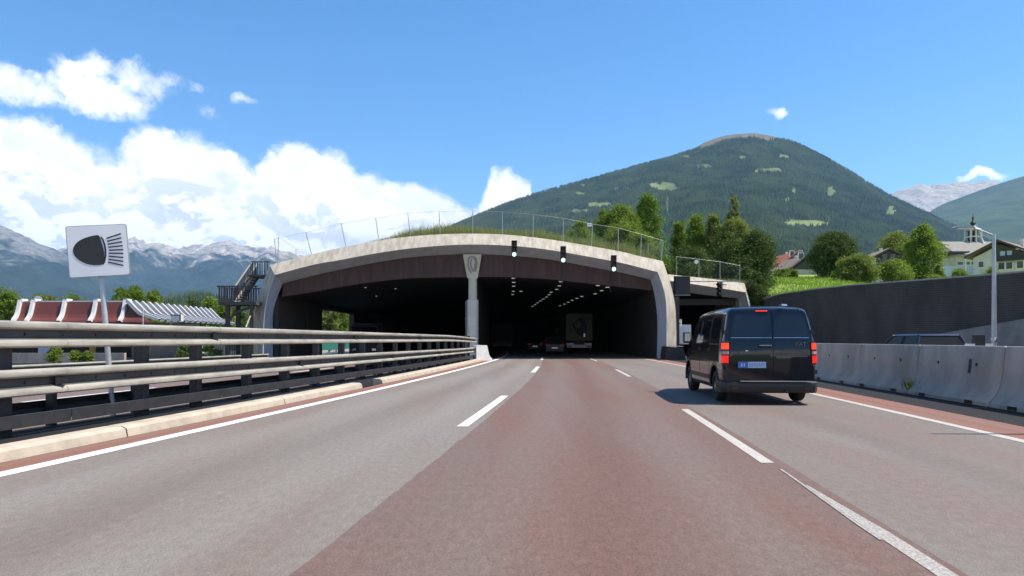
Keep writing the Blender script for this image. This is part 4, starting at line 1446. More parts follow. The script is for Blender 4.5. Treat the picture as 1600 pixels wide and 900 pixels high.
# weedy grass in a joint
gx = np.full(160, float(B_face(17.8)) + .1) + rg.normal(0, .05, 160)
gy = 17.8 + rg.normal(0, .10, 160)
weed = np_mesh('weed_tuft', np.zeros((3, 3)), np.array([[0, 1, 2]]), 'dry_grass')
bpy.data.objects.remove(weed)
wd = blades('weed_tuft', np.stack([gx, gy, .10 + 0 * gx], -1), .10 + .26 * rg.rand(160), .02, 'dry_grass', .5, 4)
tag(wd, 'dry weeds growing from the joint between two concrete barrier blocks', 'weeds')
# dark crash cushion at the tunnel leg
cc = thing('crash_cushion', 'low dark steel crash cushion at the foot of the right tunnel leg', 'crash barrier', (10.35, 46.8, 0), R(-4))
MB().prism([(-.5, 0), (.75, 0), (.70, .35), (.60, .78), (-.42, .86), (-.5, .4)], -.4, 2.2).build('body', 'dark_steel', cc)
MB().box((.05, .2, .88), (1.1, 1.0, .05)).build('top_plate', 'chrome', cc)
# black delineator post on the barrier
dp = thing('delineator', 'short black post with white base standing behind the concrete barrier top', 'post', (12.0 * 1.03, 19.3, 0))
MB().box((0, 0, .72), (.27, .14, 1.44)).build('post', 'dark_steel', dp)
for s in (-1, 1):
    MB().box((s * .24, -.02, 1.10), (.20, .12, .22)).build('white_marker', 'white_block', dp)


# ================================================================== traffic lights
def visor(m, z, r_, d=.2):
    n = 12
    rows = []
    for rr, yy in ((r_, -.02), (r_, -d), (r_ * .93, -d), (r_ * .93, -.02)):
        rows.append([(rr * math.cos(R(-25 + 230 * k / n)), yy, z + rr * math.sin(R(-25 + 230 * k / n))) for k in range(n + 1)])
    m.grid(rows)


def signal(label, loc, rz=0.0, conduit=1.3, lit=True, group='green traffic lights over the tunnel lanes'):
    t_ = thing('traffic_light', label, 'traffic light', loc, rz, group)
    MB().prism([(-.17, 0), (.17, 0), (.185, .02), (.185, 1.10), (.17, 1.12), (-.17, 1.12), (-.185, 1.10), (-.185, .02)], -.03, .17).build('housing', 'black', t_)
    for z, nm, mt in ((.93, 'lens', 'lens_red'), (.56, 'lens', 'lens_amber'), (.19, 'lens', 'green_glow' if lit else 'black')):
        ln = MB().lathe([(0, -.055), (.09, -.05), (.135, -.03)], (0, 0, z), 18, 'y').build(nm, mt, t_, smooth=True)
        vm = MB()
        visor(vm, z, .155)
        vm.build('visor', 'black', t_, smooth=True)
    MB().box((0, .55, .95), (.06, .8, .06)).box((0, .55, .2), (.06, .8, .06)).build('bracket', 'dark_steel', t_)
    if conduit:
        MB().tube([(0, 1.75, .1), (0, 1.75, -conduit)], .025, 6).build('conduit', 'black', t_)
    return t_


SYL = 48.5
for (px, py), lab in zip(((803.5, 402), (880, 411), (959, 425)), ('leftmost of the three lit green lights, just right of the pillar capital', 'middle one of the three lit green lights above the tunnel', 'rightmost of the three lit green lights on the tunnel arch')):
    p = U(px, py, SYL)
    signal('black traffic light, ' + lab, p, 0.0, 1.25)
p = U(1124, 463.5, 56.3)
signal('unlit black traffic light seen half from the side on the smaller slip road portal', p, R(-50), 0, False, 'slip road signal')

# dark variable message board
vb = thing('message_board', 'blank dark square message board hung at the edge of the slip road portal', 'sign board', U(1066, 461, 54.5))
MB().box((0, .1, .69), (1.15, .35, 1.36)).build('housing', 'dark_steel', vb)
MB().box((0, -.085, .69), (1.05, .02, 1.26)).build('screen', 'black', vb)
MB().box((0, .1, 1.40), (1.2, .42, .04)).box((0, .1, -.01), (1.2, .42, .04)).build('frame', 'galv_far', vb)
MB().box((0, .9, 1.2), (.1, 1.5, .1)).build('bracket', 'dark_steel', vb)

# white cabinet and little sign in the slip road mouth
cb = thing('cabinet', 'white double-door equipment cabinet standing in the mouth of the slip road tunnel', 'cabinet', U(1068.5, 538, 55.5))
MB().box((0, .3, .75), (1.1, .6, 1.5)).build('case', 'plaster', cb)
for s in (-1, 1):
    d = MB().box((s * .27, -.012, .74), (.50, .03, 1.36)).build('door', 'sign_white', cb)
    MB().box((s * .05, -.035, .8), (.03, .03, .22)).build('handle', 'black', d)
sg = thing('notice_sign', 'little square red and white notice on the wall above the white cabinet', 'sign', U(1061, 508, 55.9))
MB().box((0, 0, .22), (.42, .03, .46)).build('plate', 'sign_white', sg)
MB().box((-.08, -.02, .28), (.16, .01, .18)).build('red_print', 'red_print', sg)
MB().box((.08, -.02, .13), (.14, .01, .10)).build('dark_print', 'black_paint', sg)
MB().tube([(0, .06, .3), (0, .06, -1.6)], .03, 6).build('pole', 'pole', sg)

# ================================================================== tunnel lamps
lamp_px = [(802, 434.5), (802.5, 441), (802.5, 447), (802, 455), (814, 455), (801, 460),
           (876, 440), (874, 446.5), (870, 452), (861, 456.5), (858, 460.5), (854, 464), (849, 467.2), (844.5, 470.2), (840, 473), (836, 476), (832, 478.5),
           (934, 446), (949, 448.7), (940, 454), (930, 459), (909, 463), (901.5, 466), (894, 469), (888, 472), (882, 475), (875, 477.6), (571, 461), (618, 450), (588, 457)]
lp0 = None
for i, (px, py) in enumerate(lamp_px):
    if px < 700:
        Y = 52.5 + (i - 27) * 4
    else:
        Y = 4.2 * F / (HY - py)
    for _ in range(6):
        X_ = (px - 800) / F * Y - float(C(Y) - C(50.5))
        zc_ = float(np.interp(X_, [q[0] for q in Ml], [q[2] for q in Ml])) - .10
        if px < 700:
            break
        Y = max(50.9, (zc_ - H) * F / (HY - py))
    p = U(px, py, Y)
    if px < 700:
        p.z = zc_
    row, idx = (('left', i) if i < 6 else ('middle', i - 6) if i < 17 else ('right', i - 17) if i < 27 else ('oncoming', i - 27))
    num = ('nearest', 'second', 'third', 'fourth', 'fifth', 'sixth', 'seventh', 'eighth', 'ninth', 'tenth', 'farthest')[idx]
    lab = '%s flat lamp of the %s row under the tunnel ceiling' % (num, row) if i < 27 else '%s faint lamp under the ceiling of the left tunnel tube' % num
    if lp0 is None:
        lp0 = thing('tunnel_lamp', lab, 'ceiling lamp', p, 0, 'lamps under the tunnel ceiling')
        MB().box((0, 0, .05), (.30, .24, .08)).build('housing', 'dark_steel', lp0)
        MB().box((0, 0, -.012), (.24, .18, .03)).build('diffuser', 'lamp_glow', lp0)
        MB().box((0, 0, .22), (.05, .05, .3)).build('hanger', 'dark_steel', lp0)
    else:
        dup(lp0, p, 0, lab, (.6, .6, .6) if px < 700 else None)


# ================================================================== fences on the tunnel roof
def mesh_fence(label, pts, h, leans=None, cell=.22, rails=True, group='chain link fences on the tunnel roof'):
    """pts: foot points; posts at each; wire mesh in between"""
    f_ = thing('chain_link_fence', label, 'fence', pts[len(pts) // 2], 0, group)
    o = Vector(pts[len(pts) // 2])
    P = [Vector(p) - o for p in pts]
    tops = []
    for i, p in enumerate(P):
        l = leans[i] if leans else (0, 0)
        t_ = p + Vector((l[0], l[1], h if not isinstance(h, list) else h[i]))
        tops.append(t_)
        MB().tube([p + Vector((0, 0, -.35)), t_], .027, 6).build('post', 'galv_far', f_)
    for i in range(len(P) - 1):
        m = MB()
        MB().tube([tops[i], tops[i + 1]], .010, 5).build('top_wire', 'galv_far', f_)
        n = max(4, int((P[i + 1] - P[i]).length / cell))
        nz = max(3, int((tops[i] - P[i]).length / cell))
        r_ = .0022
        g = lambda u, v: P[i].lerp(P[i + 1], u).lerp(tops[i].lerp(tops[i + 1], u), v)
        for k in range(-nz, n):
            # two families of diagonal wires, clipped to the panel
            for sgn in (1, -1):
                u0, v0, u1, v1 = k / n, 0.0, (k + nz) / n, 1.0
                if u0 < 0:
                    v0, u0 = -u0 * n / nz, 0.0
                if u1 > 1:
                    v1, u1 = v1 - (u1 - 1) * n / nz, 1.0
                if v1 <= v0:
                    continue
                a, b = (g(u0, v0), g(u1, v1)) if sgn > 0 else (g(1 - u0, v0), g(1 - u1, v1))
                m.tube([a, b], r_, 3, False)
        wm = m.build('wire_mesh', 'galv_far', f_, fix=False)
        wm['kind'] = 'stuff'
    return f_


def fp(px, py, Y=51.4):
    return U(px, py, Y)


fa = [((432, 408), (429, 373)), ((488, 394), (478, 363)), ((541, 381), (533, 349)), ((593, 374), (587, 341)), ((642, 366), (637, 333)), ((688, 362), (686, 330.5)), ((738.5, 360), (738.5, 329.5)), ((785, 361), (785, 331)), ((833, 363), (833, 335)), ((880, 372), (880, 341)), ((924, 380), (926, 350)), ((966, 388), (966, 356)), ((1001, 395), (1002, 366)), ((1033, 404), (1036, 376))]
pts_ = [fp(a[0], a[1]) for a, b in fa]
hs_ = [(a[1] - b[1]) / F * 51.4 for a, b in fa]
ln_ = [((b[0] - a[0]) / F * 51.4, 0) for a, b in fa]
mesh_fence('long chain link fence with leaning posts following the top of the big tunnel arch', pts_, hs_, ln_)
# its return at the right end, going back over the roof
b0 = fp(1033, 404)
mesh_fence('short chain link return going back from the right end of the arch fence', [b0, b0 + Vector((-.5, 2.2, .15)), b0 + Vector((-1.0, 5.0, .5))], 1.25)
l0 = fp(432, 408)
mesh_fence('chain link fence running back along the left edge of the tunnel roof behind the stair', [l0 + Vector((.1, .1, -.0)), l0 + Vector((-.1, 5.0, -.1)), l0 + Vector((-.1, 11.0, -.2)), l0 + Vector((-.1, 18, -.3))], [1.75, 1.6, 1.6, 1.5])
fr = [((1057, 426), (1057, 401)), ((1092, 430), (1091.5, 406)), ((1125, 434), (1124.5, 410)), ((1156, 440), (1156, 413.5))]
mesh_fence('chain link fence on the smaller slip road portal with upright posts', [U(a[0], a[1], SY + 1.2) for a, b in fr], 1.28)
for (px, py, Y), lab in (((921, 351, 51.3), 'small white plate hung on the fence over the right half of the arch'), ((1088, 409, SY + 1.1), 'small round white plate hung on the fence of the slip road portal')):
    s = thing('fence_plate', lab, 'plate', U(px, py + 3, Y))
    if 'round' in lab:
        MB().lathe([(0, -.02), (.15, -.02), (.16, 0), (0, .01)], (0, 0, .14), 16, 'y').build('plate', 'sign_white', s)
    else:
        MB().box((0, 0, .13), (.30, .02, .24)).build('plate', 'sign_white', s)
        MB().box((0, -.012, .13), (.20, .01, .10)).build('dark_print', 'pole', s)

# ================================================================== escape stair left of the tunnel
st = thing('escape_stair', 'dark timber escape stair with a railed landing on posts beside the left tunnel leg', 'stairs', (-19.6, 49.5, OZ))
SO = Vector((-19.6, 49.5, OZ))


def S(px, py, Y):
    return U(px, py, Y) - SO


pl, pr = S(343, 471, 48.5), S(400, 471, 48.5)
zt = pl.z
MB().box(((pl.x + pr.x) / 2, 0, zt - .12), (pr.x - pl.x + .1, 2.2, .22)).build('landing', 'wood_dark', st)
for x in (S(355, 500, 48.5).x, S(393, 500, 48.5).x):
    for yy in (-.9, .95):
        MB().box((x, yy, zt / 2 - .1), (.26, .2, zt - .1)).build('post', 'wood_dark', st)
xa, xb = S(355, 500, 48.5).x, S(393, 500, 48.5).x
MB().tube([(xa, -.95, zt - 1.5), (xa + .35, -.95, zt - .95), (xa + .9, -.95, zt - .6), (xb, -.95, zt - .35)], .085, 6).build('arched_brace', 'wood_dark', st)
hr = (471 - 447.5) / F * 48.5
for yy in (-1.05, 1.05):
    MB().box(((pl.x + pr.x) / 2, yy, zt + hr), (pr.x - pl.x + .3, .1, .08)).build('handrail', 'wood_dark', st)
    MB().box(((pl.x + pr.x) / 2, yy, zt + .08), (pr.x - pl.x + .1, .06, .06)).build('bottom_rail', 'wood_dark', st)
    for k in range(15):
        x = pl.x + (pr.x - pl.x) * k / 14
        MB().box((x, yy, zt + hr / 2 + .03), (.055, .05, hr - .04)).build('baluster', 'wood_dark', st)
MB().box((pl.x - .06, 0, zt + hr), (.1, 2.0, .08)).build('handrail', 'wood_dark', st)
for k in range(6):
    MB().box((pl.x - .04, -.85 + .34 * k, zt + hr / 2), (.05, .05, hr)).build('baluster', 'wood_dark', st)
# flight going up to the right and back
f0, f1 = Vector((S(360, 470, 48.5).x, .2, zt)), S(398, 432, 51.0)
ns = 11
for side in (-.55, .55):
    d = Vector((0, side, 0))
    a, b = f0 + d, f1 + d
    MB().tube([a + Vector((0, 0, -.1)), b + Vector((0, 0, -.1))], .10, 4).build('stringer', 'wood_grey' if side < 0 else 'wood_dark', st)
    MB().tube([a + Vector((0, 0, .95)), b + Vector((0, 0, .95))], .06, 5).build('handrail', 'wood_grey', st)
    for k in range(13):
        q = a.lerp(b, k / 12)
        MB().box((q.x, q.y, q.z + .42), (.055, .05, 1.0)).build('baluster', 'wood_dark', st)
for k in range(ns):
    q = f0.lerp(f1, (k + .5) / ns)
    MB().box((q.x, q.y, q.z), (.32, 1.05, .055)).build('tread', 'wood_grey', st)
# upper landing rail
u0 = f1 + Vector((.1, 0, 0))
for k in range(7):
    MB().box((u0.x + .17 * k, .8, u0.z + .45), (.05, .05, .95)).build('baluster', 'wood_dark', st)
MB().box((u0.x + .55, .8, u0.z + .95), (1.3, .08, .07)).build('handrail', 'wood_dark', st)
MB().box((u0.x + .7, 1.2, u0.z - .05), (1.6, 2.0, .12)).build('landing', 'wood_dark', st)
# leaning pale rail at the foot, lower stair
MB().tube([S(384, 512, 47.5), S(391, 494, 48.5)], .05, 6).build('lower_handrail', 'wood_grey', st)
# round plate on a pole at the stair head
rs = thing('round_sign', 'small round grey sign on a thin pole at the head of the escape stair', 'sign', U(410.5, 425, 52.5))
MB().tube([(0, 0, -.3), (0, 0, .85)], .035, 6).build('pole', 'rib_white', rs)
MB().lathe([(0, -.03), (.11, -.03), (.12, 0), (0, .02)], (0, -.04, .92), 16, 'y').build('plate', 'galv_far', rs)
# dark fence under the stair
lf = thing('bar_fence', 'low dark bar fence behind the far guardrail, below the escape stair', 'fence', (-18.0, 50.2, OZ))
for k in range(22):
    MB().box((-2.4 + .16 * k, 0, .7), (.04, .04, 1.4)).build('bar', 'dark_steel', lf)
MB().box((-.7, 0, 1.38), (3.6, .05, .05)).box((-.7, 0, .15), (3.6, .05, .05)).build('rail', 'dark_steel', lf)

# ================================================================== service station building on the left
BX0, BX1, BY0, BY1, BZ = -37.1, -28.95, 55.0, 69.5, 4.15
bs = thing('service_building', 'low building with red mansard roof front between white ribs and grey ribbed side', 'building', (-33, 60, OZ))
BO = Vector((-33, 60, OZ))


def mans(d):
    """mansard section: outward distance -> height (concave foot)"""
    return [(0, 0), (.10, -.32), (.20, -.64), (.31, -.95), (.46, -1.2), (.70, -1.42), (.78, -1.56)][d]



def mans2(d):
    return [(0, 0), (.36, -.35), (.68, -.70), (1.0, -.98), (1.55, -1.18), (2.15, -1.36), (2.4, -1.45)][d]


nd = 7
L_ = lambda x, y, z: (x - BO.x, y - BO.y, z - BO.z)
# front faces between ribs
ribx = [BX0, -35.2, -33.05, -31.05, -29.05]
ribx = [(33 - 800) / F * 55, (53.5 - 800) / F * 55, (103 - 800) / F * 55, (151 - 800) / F * 55, (197 - 800) / F * 55]
for a, b in zip(ribx[:-1], ribx[1:]):
    MB().grid([[L_(a, BY0 - mans(k)[0], BZ + mans(k)[1]) for k in range(nd)], [L_(b, BY0 - mans(k)[0], BZ + mans(k)[1]) for k in range(nd)]]).build('roof_panel', 'roof_red', bs)
# corner panel: curves round to the side
MB().grid([[L_(ribx[-1], BY0 - mans(k)[0], BZ + mans(k)[1]) for k in range(nd)], [L_(BX1 + mans2(k)[0] * .9, BY0 - mans(k)[0], BZ + mans(k)[1]) for k in range(nd)]]).build('roof_panel', 'roof_red', bs)
for x in ribx:
    m = MB()
    rows = []
    for k in range(nd):
        d, z = mans(k)
        y, zz = BY0 - d, BZ + z
        rows.append([L_(x - .11, y + .05, zz - .02), L_(x - .11, y - .22, zz + .12), L_(x + .11, y - .22, zz + .12), L_(x + .11, y + .05, zz - .02)])
    m.grid(rows)
    m.build('rib', 'rib_white', bs)
    MB().box(L_(x, BY0 + .2, BZ + .12), (.30, .75, .22)).build('rib_head', 'rib_white', bs)
MB().box(L_((BX0 + BX1) / 2, BY0 + .35, BZ + .02), (BX1 - BX0, .5, .16)).build('fascia', 'rib_white', bs)
# right side: dense grey ribs
sy_ = np.linspace(BY0 - .3, BY1, 15)
MB().grid([[L_(BX1 + mans2(k)[0], y, BZ + mans2(k)[1]) for k in range(nd)] for y in (BY0 - .2, BY1)]).build('side_roof', 'rib_gap', bs)
r0 = None
for y in sy_:
    if r0 is None:
        m = MB()
        m.grid([[(BX1 + mans2(k)[0] - .02 - BO.x, -.17, BZ + mans2(k)[1] - BO.z), (BX1 + mans2(k)[0] + .14 - BO.x, -.15, BZ + mans2(k)[1] + .16 - BO.z), (BX1 + mans2(k)[0] + .14 - BO.x, .15, BZ + mans2(k)[1] + .16 - BO.z), (BX1 + mans2(k)[0] - .02 - BO.x, .17, BZ + mans2(k)[1] - BO.z)] for k in range(nd)])
        r0 = m.build('side_rib', 'rib_grey', bs)
        ro = r0
    else:
        ro = link('side_rib', r0.data, None, bs)
    ro.location = (0, y - BO.y, 0)
MB().add([L_(BX0, BY0, BZ), L_(BX1, BY0, BZ), L_(BX1, BY1, BZ), L_(BX0, BY1, BZ)], [(0, 1, 2, 3)]).build('flat_roof', 'rib_gap', bs)
MB().box(L_((BX0 + BX1) / 2 - .5, (BY0 + BY1) / 2, 1.15), (BX1 - BX0 - .4, BY1 - BY0 - 1, 3.2)).build('wall', 'pale_concrete', bs)
for x0, x1, mt, nm, z0, z1 in ((60, 79, 'blue_panel', 'wall_panel', -.1, 1.2), (82, 139, 'shop_glass', 'window', -.05, 1.75), (140, 150, 'ochre', 'door', -.3, 1.25), (151, 205, 'shop_glass', 'window', -.05, 1.75), (0, 58, 'shop_glass', 'window', -.05, 1.75)):
    a, b = (x0 - 800) / F * 55.4, (x1 - 800) / F * 55.4
    MB().box(L_((a + b) / 2, 55.42, (z0 + z1) / 2), (b - a, .12, z1 - z0)).build(nm, mt, bs)
MB().box(L_(-33, 53.2, -.05), (9.5, .3, .75)).build('plinth_wall', 'barrier', bs)
dsh = thing('satellite_dish', 'white satellite dish on the left end of the red ribbed roof', 'dish', U(60, 474, 56))
MB().lathe([(0, .08), (.22, .05), (.36, -.05), (.36, -.07), (.2, .03), (0, .05)], (0, 0, .2), 18, 'y').build('dish', 'rib_white', dsh, smooth=True)
MB().tube([(0, .1, .15), (0, .15, -.3)], .04, 6).build('mount', 'rib_white', dsh)
fl = thing('floodlight', 'white boxy floodlight on a thin post before the grey ribbed roof', 'lamp', U(277, 535, 46))
MB().tube([(-.4, 0, 0), (-.4, 0, 1.2)], .04, 6).build('post', 'rib_grey', fl)
MB().box((0, 0, 1.55), (.62, .35, .42)).build('housing', 'rib_white', fl)
MB().box((-.05, -.18, 1.72), (.6, .03, .06)).box((.26, -.18, 1.55), (.06, .03, .4)).build('visor', 'black', fl)
an = thing('thin_mast', 'thin pale mast standing at the corner of the red ribbed roof', 'mast', U(223.5, 540, 50))
MB().tube([(0, 0, 0), (0, 0, 2.6)], .03, 6).build('pole', 'rib_white', an)
# small sheds behind the stair
sh = thing('shed', 'low shed with a pale green flat roof behind the posts of the escape stair', 'shed', (-25.0, 64, OZ))
MB().box((1.2, 0, 1.1), (4.4, 4, 2.2)).build('wall', 'pale_concrete', sh)
MB().box((1.2, -.1, 2.45), (4.9, 4.6, .5), 0, .85).build('roof', 'coping', sh)
MB().box((1.2, -2.02, 1.2), (1.0, .06, .9)).build('window', 'house_glass', sh)
# yard surface and low wall with writing-less notice
struct(MB().add([(-70, 30, OZ - .06), (-17.5, 30, OZ - .06), (-16.6, 49, OZ - .06), (-18, 90, OZ - .06), (-70, 90, OZ - .06)], [(0, 1, 2, 3, 4)]).build('yard', 'dark_asphalt', None))
# teal noise barrier beyond the left opening
tf = thing('noise_barrier', 'teal green noise barrier seen through the opening in the left tunnel wall', 'fence', (-20.5, 70, OZ))
for k in range(9):
    MB().box((-.4 * k * .35, -7 + 4.0 * k, 1.35), (.12, 3.92, 1.7)).build('panel', 'teal', tf)
    MB().box((-.4 * k * .35, -9.0 + 4.0 * k, 1.2), (.2, .14, 2.4)).build('post', 'pole', tf)
struct(strip('verge', lambda Y: -16.9 + float(C(Y) - C(50.5)), lambda Y: -40.0, 58, 150, OZ + .1, 'pale_concrete', None, 30))

# ================================================================== TREES
def leaf_quads(P, size, rg_, flat=0.0, elong=1.5):
    n = len(P)
    nrm = rg_.normal(size=(n, 3))
    nrm[:, 2] = np.abs(nrm[:, 2]) + flat
    nrm /= np.linalg.norm(nrm, axis=1, keepdims=True)
    a = rg_.normal(size=(n, 3))
    u = np.cross(nrm, a)
    u /= np.linalg.norm(u, axis=1, keepdims=True) + 1e-9
    v = np.cross(nrm, u)
    s = (size * rg_.uniform(0.6, 1.35, (n, 1)))
    V = np.stack([P - u * s * elong * .5, P + v * s * .42, P + u * s * elong * .5, P - v * s * .42], 1)
    return V.reshape(-1, 3), np.arange(4 * n).reshape(-1, 4)


def tree(name, label, loc, h, w, mat, seed, n=7000, shape='oval', leaf=.2, trunk=.28, clumps=46, cr=.2, group=None, bare=0.0, dep=None, cat='tree'):
    rg_ = np.random.RandomState(seed)
    t_ = thing(name, label, cat, loc, 0, group)
    dep = dep or w
    tips = []
    z0 = h * trunk
    m = MB()
    r0 = max(.05, h * .022)
    bend = rg_.normal(0, .02 * h, (5, 2))
    spine = [(bend[i][0] * i / 4, bend[i][1] * i / 4, h * .86 * i / 4) for i in range(5)]
    m.tube([(0, 0, -.4)] + spine[1:], [r0 * 1.25, r0, r0 * .75, r0 * .5, r0 * .2], 7)
    m.build('trunk', 'bark', t_, smooth=True)
    cs = []
    while len(cs) < clumps:
        zt = rg_.rand() ** (.85 if shape != 'cone' else 1.25)
        if shape == 'cone':
            k = .10 + .90 * (1 - zt) ** .6
        elif shape == 'dome':
            k = math.sqrt(max(.03, 1 - max(0, (zt - .32) / .68) ** 2)) * (.82 + .18 * min(1, zt / .32))
        elif shape == 'column':
            k = (.62 + .38 * math.sin(math.pi * min(1, zt + .15))) * (1 - .72 * max(0, zt - .45) / .55)
        else:
            k = max(.2, math.sin(math.pi * (.14 + .80 * zt)))
        an = rg_.rand() * 2 * math.pi
        rd = k * (.25 + .75 * math.sqrt(rg_.rand())) * rg_.uniform(.86, 1.08)
        cs.append(((math.cos(an) * rd * w / 2 * .86, math.sin(an) * rd * dep / 2 * .86, z0 + (h - z0) * (.04 + .92 * zt)), rg_.uniform(.65, 1.25) * (.42 + .58 * k)))
    lm = MB()
    for k, (c, s) in enumerate(cs[:14]):
        zc = max(.15 * h, min(c[2] - .25 * math.hypot(c[0], c[1]) - .05 * h, .8 * h))
        f_ = zc / (.86 * h)
        b = spine[0]
        i = min(3, int(f_ * 4))
        g = f_ * 4 - i
        bx, by = spine[i][0] * (1 - g) + spine[i + 1][0] * g, spine[i][1] * (1 - g) + spine[i + 1][1] * g
        mid = (bx * .45 + c[0] * .55, by * .45 + c[1] * .55, zc * .5 + c[2] * .5 - .03 * h)
        lm.tube([(bx, by, zc), mid, c], [r0 * .42, r0 * .28, r0 * .08], 5, False)
    lm.build('limb', 'bark', t_, smooth=True)
    P = []
    per = n // clumps
    for c, s in cs:
        R_ = cr * min(w, h) * s
        g = rg_.normal(size=(per, 3))
        g *= .56 * R_ * np.array([1, 1, .85])
        P.append(g + np.array(c))
    P = np.concatenate(P)
    # stray leaves for a loose outline
    k = int(len(P) * .06)
    P[:k] += rg_.normal(0, cr * min(w, h) * .35, (k, 3))
    P[:, 2] = np.maximum(P[:, 2], z0 * .4)
    V, Fq = leaf_quads(P, leaf, rg_)
    np_mesh('crown', V, Fq, mat, t_)
    return t_


def T(px, py_base, Y, zoff=0.0):
    return U(px, py_base, Y) + Vector((0, 0, zoff))


pxm = lambda d, Y: d / F * Y
# on and behind the tunnel roof
def roof_tree(name, label, px, Y, py_top, wpx, mat, seed, **kw):
    X = (px - 800) / F * Y
    zb = float(roof_z(X, Y)) - .2
    ztop = H + (HY - py_top) / F * Y
    return tree(name, label, (X, Y, zb), ztop - zb, pxm(wpx, Y), mat, seed, **kw)


roof_tree('conical_tree', 'tall cone-shaped green tree standing highest behind the arch fence', 1011, 70, 303, 76, 'leaf_conifer', 1, n=41800, shape='cone', leaf=0.106, trunk=.02, clumps=110, cr=.17)
roof_tree('bushy_tree', 'bright bushy tree left of the cone-shaped tree above the tunnel', 972, 68, 320, 62, 'leaf_mid', 2, n=28500, shape='dome', leaf=0.112, trunk=.03, clumps=70)
roof_tree('bushy_tree', 'bright round bushy tree leftmost behind the fence on the tunnel roof', 946, 69, 328, 52, 'leaf_light', 3, n=15200, shape='dome', leaf=0.112, trunk=.04, clumps=40)
roof_tree('shrub', 'light green shrub right behind the arch fence, before the bushy trees', 975, 57, 350, 72, 'leaf_light', 4, n=13300, shape='dome', leaf=0.092, trunk=.03, clumps=36, cat='shrub')
roof_tree('shrub', 'low dark shrub between grass and fence, left of the bushy trees', 905, 60, 346, 44, 'leaf_mid', 5, n=6650, shape='dome', leaf=0.086, trunk=.03, clumps=22, cat='shrub')
roof_tree('shrub', 'wide low shrub at the right end of the arch fence', 1004, 55.5, 366, 50, 'leaf_mid', 6, n=6840, shape='dome', leaf=0.079, trunk=.03, clumps=22, cat='shrub')
# the row right of the arch
def row_tree(name, label, px, Y, py_top, wpx, mat, seed, zb=5.4, **kw):
    X = (px - 800) / F * Y
    ztop = H + (HY - py_top) / F * Y
    return tree(name, label, (X, Y, zb), ztop - zb, pxm(wpx, Y), mat, seed, **kw)


row_tree('slender_tree', 'slender light tree first in the row right of the arch', 1061, 76, 340, 46, 'leaf_light', 7, n=18050, shape='column', leaf=0.112, trunk=.02, clumps=60)
row_tree('slender_tree', 'darker slender tree second in the row right of the arch', 1088, 74, 336, 56, 'leaf_mid', 8, n=24700, shape='column', leaf=0.112, trunk=.02, clumps=70)
row_tree('airy_tree', 'tall airy olive tree with sky between its thin top twigs', 1146, 71, 298, 52, 'leaf_olive', 9, n=9000, shape='column', leaf=.11, trunk=.1, clumps=110, cr=.075)
row_tree('airy_tree', 'broad olive tree around the foot of the tall airy tree', 1146, 70, 340, 78, 'leaf_olive', 16, n=24000, shape='dome', leaf=.11, trunk=.03, clumps=110, cr=.15)
row_tree('airy_tree', 'olive tree with thin foliage between slender and tall airy trees', 1116, 73, 330, 60, 'leaf_olive', 10, n=20000, shape='column', leaf=.11, trunk=.03, clumps=100, cr=.13)
row_tree('dark_tree', 'broad dark tree at the right end of the row, down to the retaining wall', 1182, 68, 362, 72, 'leaf_dark', 11, n=28500, shape='dome', leaf=0.112, trunk=.04, clumps=80, zb=3.9)
row_tree('dark_tree', 'dark bushy tree below the airy trees behind the slip road portal', 1150, 68, 380, 76, 'leaf_dark', 12, n=24700, shape='dome', leaf=0.112, trunk=.04, clumps=70)
row_tree('dark_shrub', 'dark shrub behind the slip road fence near the arch', 1082, 67, 390, 70, 'leaf_dark', 13, n=17100, shape='dome', leaf=0.112, trunk=.03, clumps=60, cat='shrub')


row_tree('dark_shrub', 'dark shrub hanging over the end of the retaining wall', 1183, 58.2, 425, 34, 'leaf_dark', 14, n=7980, shape='dome', leaf=0.092, trunk=.03, clumps=30, zb=3.8, cat='shrub')
row_tree('dark_shrub', 'dark shrub at the outer corner of the slip road portal', 1168, 62, 418, 36, 'leaf_dark', 15, n=7980, shape='dome', leaf=0.092, trunk=.03, clumps=30, zb=4.2, cat='shrub')


def terr_tree(name, label, px, Y, py_top, wpx, mat, seed, **kw):
    X = (px - 800) / F * Y
    zb = float(terr_z(X, Y)) - .2
    ztop = H + (HY - py_top) / F * Y
    return tree(name, label, (X, Y, zb), ztop - zb, pxm(wpx, Y), mat, seed, **kw)


terr_tree('round_tree', 'big dense dark round-headed tree standing on the bright meadow', 1303, 86, 365, 80, 'leaf_dark', 20, n=49400, shape='dome', leaf=0.132, trunk=.05, clumps=150, cr=.13)
terr_tree('fruit_tree', 'greyish green fruit tree right of the round dark tree', 1338, 76, 400, 64, 'leaf_olive', 21, n=20900, shape='dome', leaf=0.112, trunk=.12, clumps=60)
terr_tree('fruit_tree', 'lighter fruit tree in front of the dark timber chalet', 1397, 82, 408, 58, 'leaf_light', 22, n=17100, shape='dome', leaf=0.119, trunk=.10, clumps=50)
terr_tree('leafy_tree', 'tall light green tree left of the church roof', 1443, 112, 351, 62, 'leaf_mid', 23, n=28500, shape='oval', leaf=0.178, trunk=.1, clumps=80, cr=.16)
terr_tree('leafy_tree', 'broad hazy green tree behind the chalet and left of the tallest tree', 1400, 128, 366, 62, 'leaf_olive', 24, n=20900, shape='dome', leaf=0.185, trunk=.08, clumps=60)
terr_tree('shrub', 'light green shrub on the wall top below the tall tree', 1466, 78, 414, 30, 'leaf_light', 25, n=7600, shape='dome', leaf=0.099, trunk=.03, clumps=26, cat='shrub')
terr_tree('shrub', 'small shrub before the white chalet gable', 1547, 78, 416, 32, 'leaf_light', 26, n=6650, shape='dome', leaf=0.092, trunk=.03, clumps=24, cat='shrub')
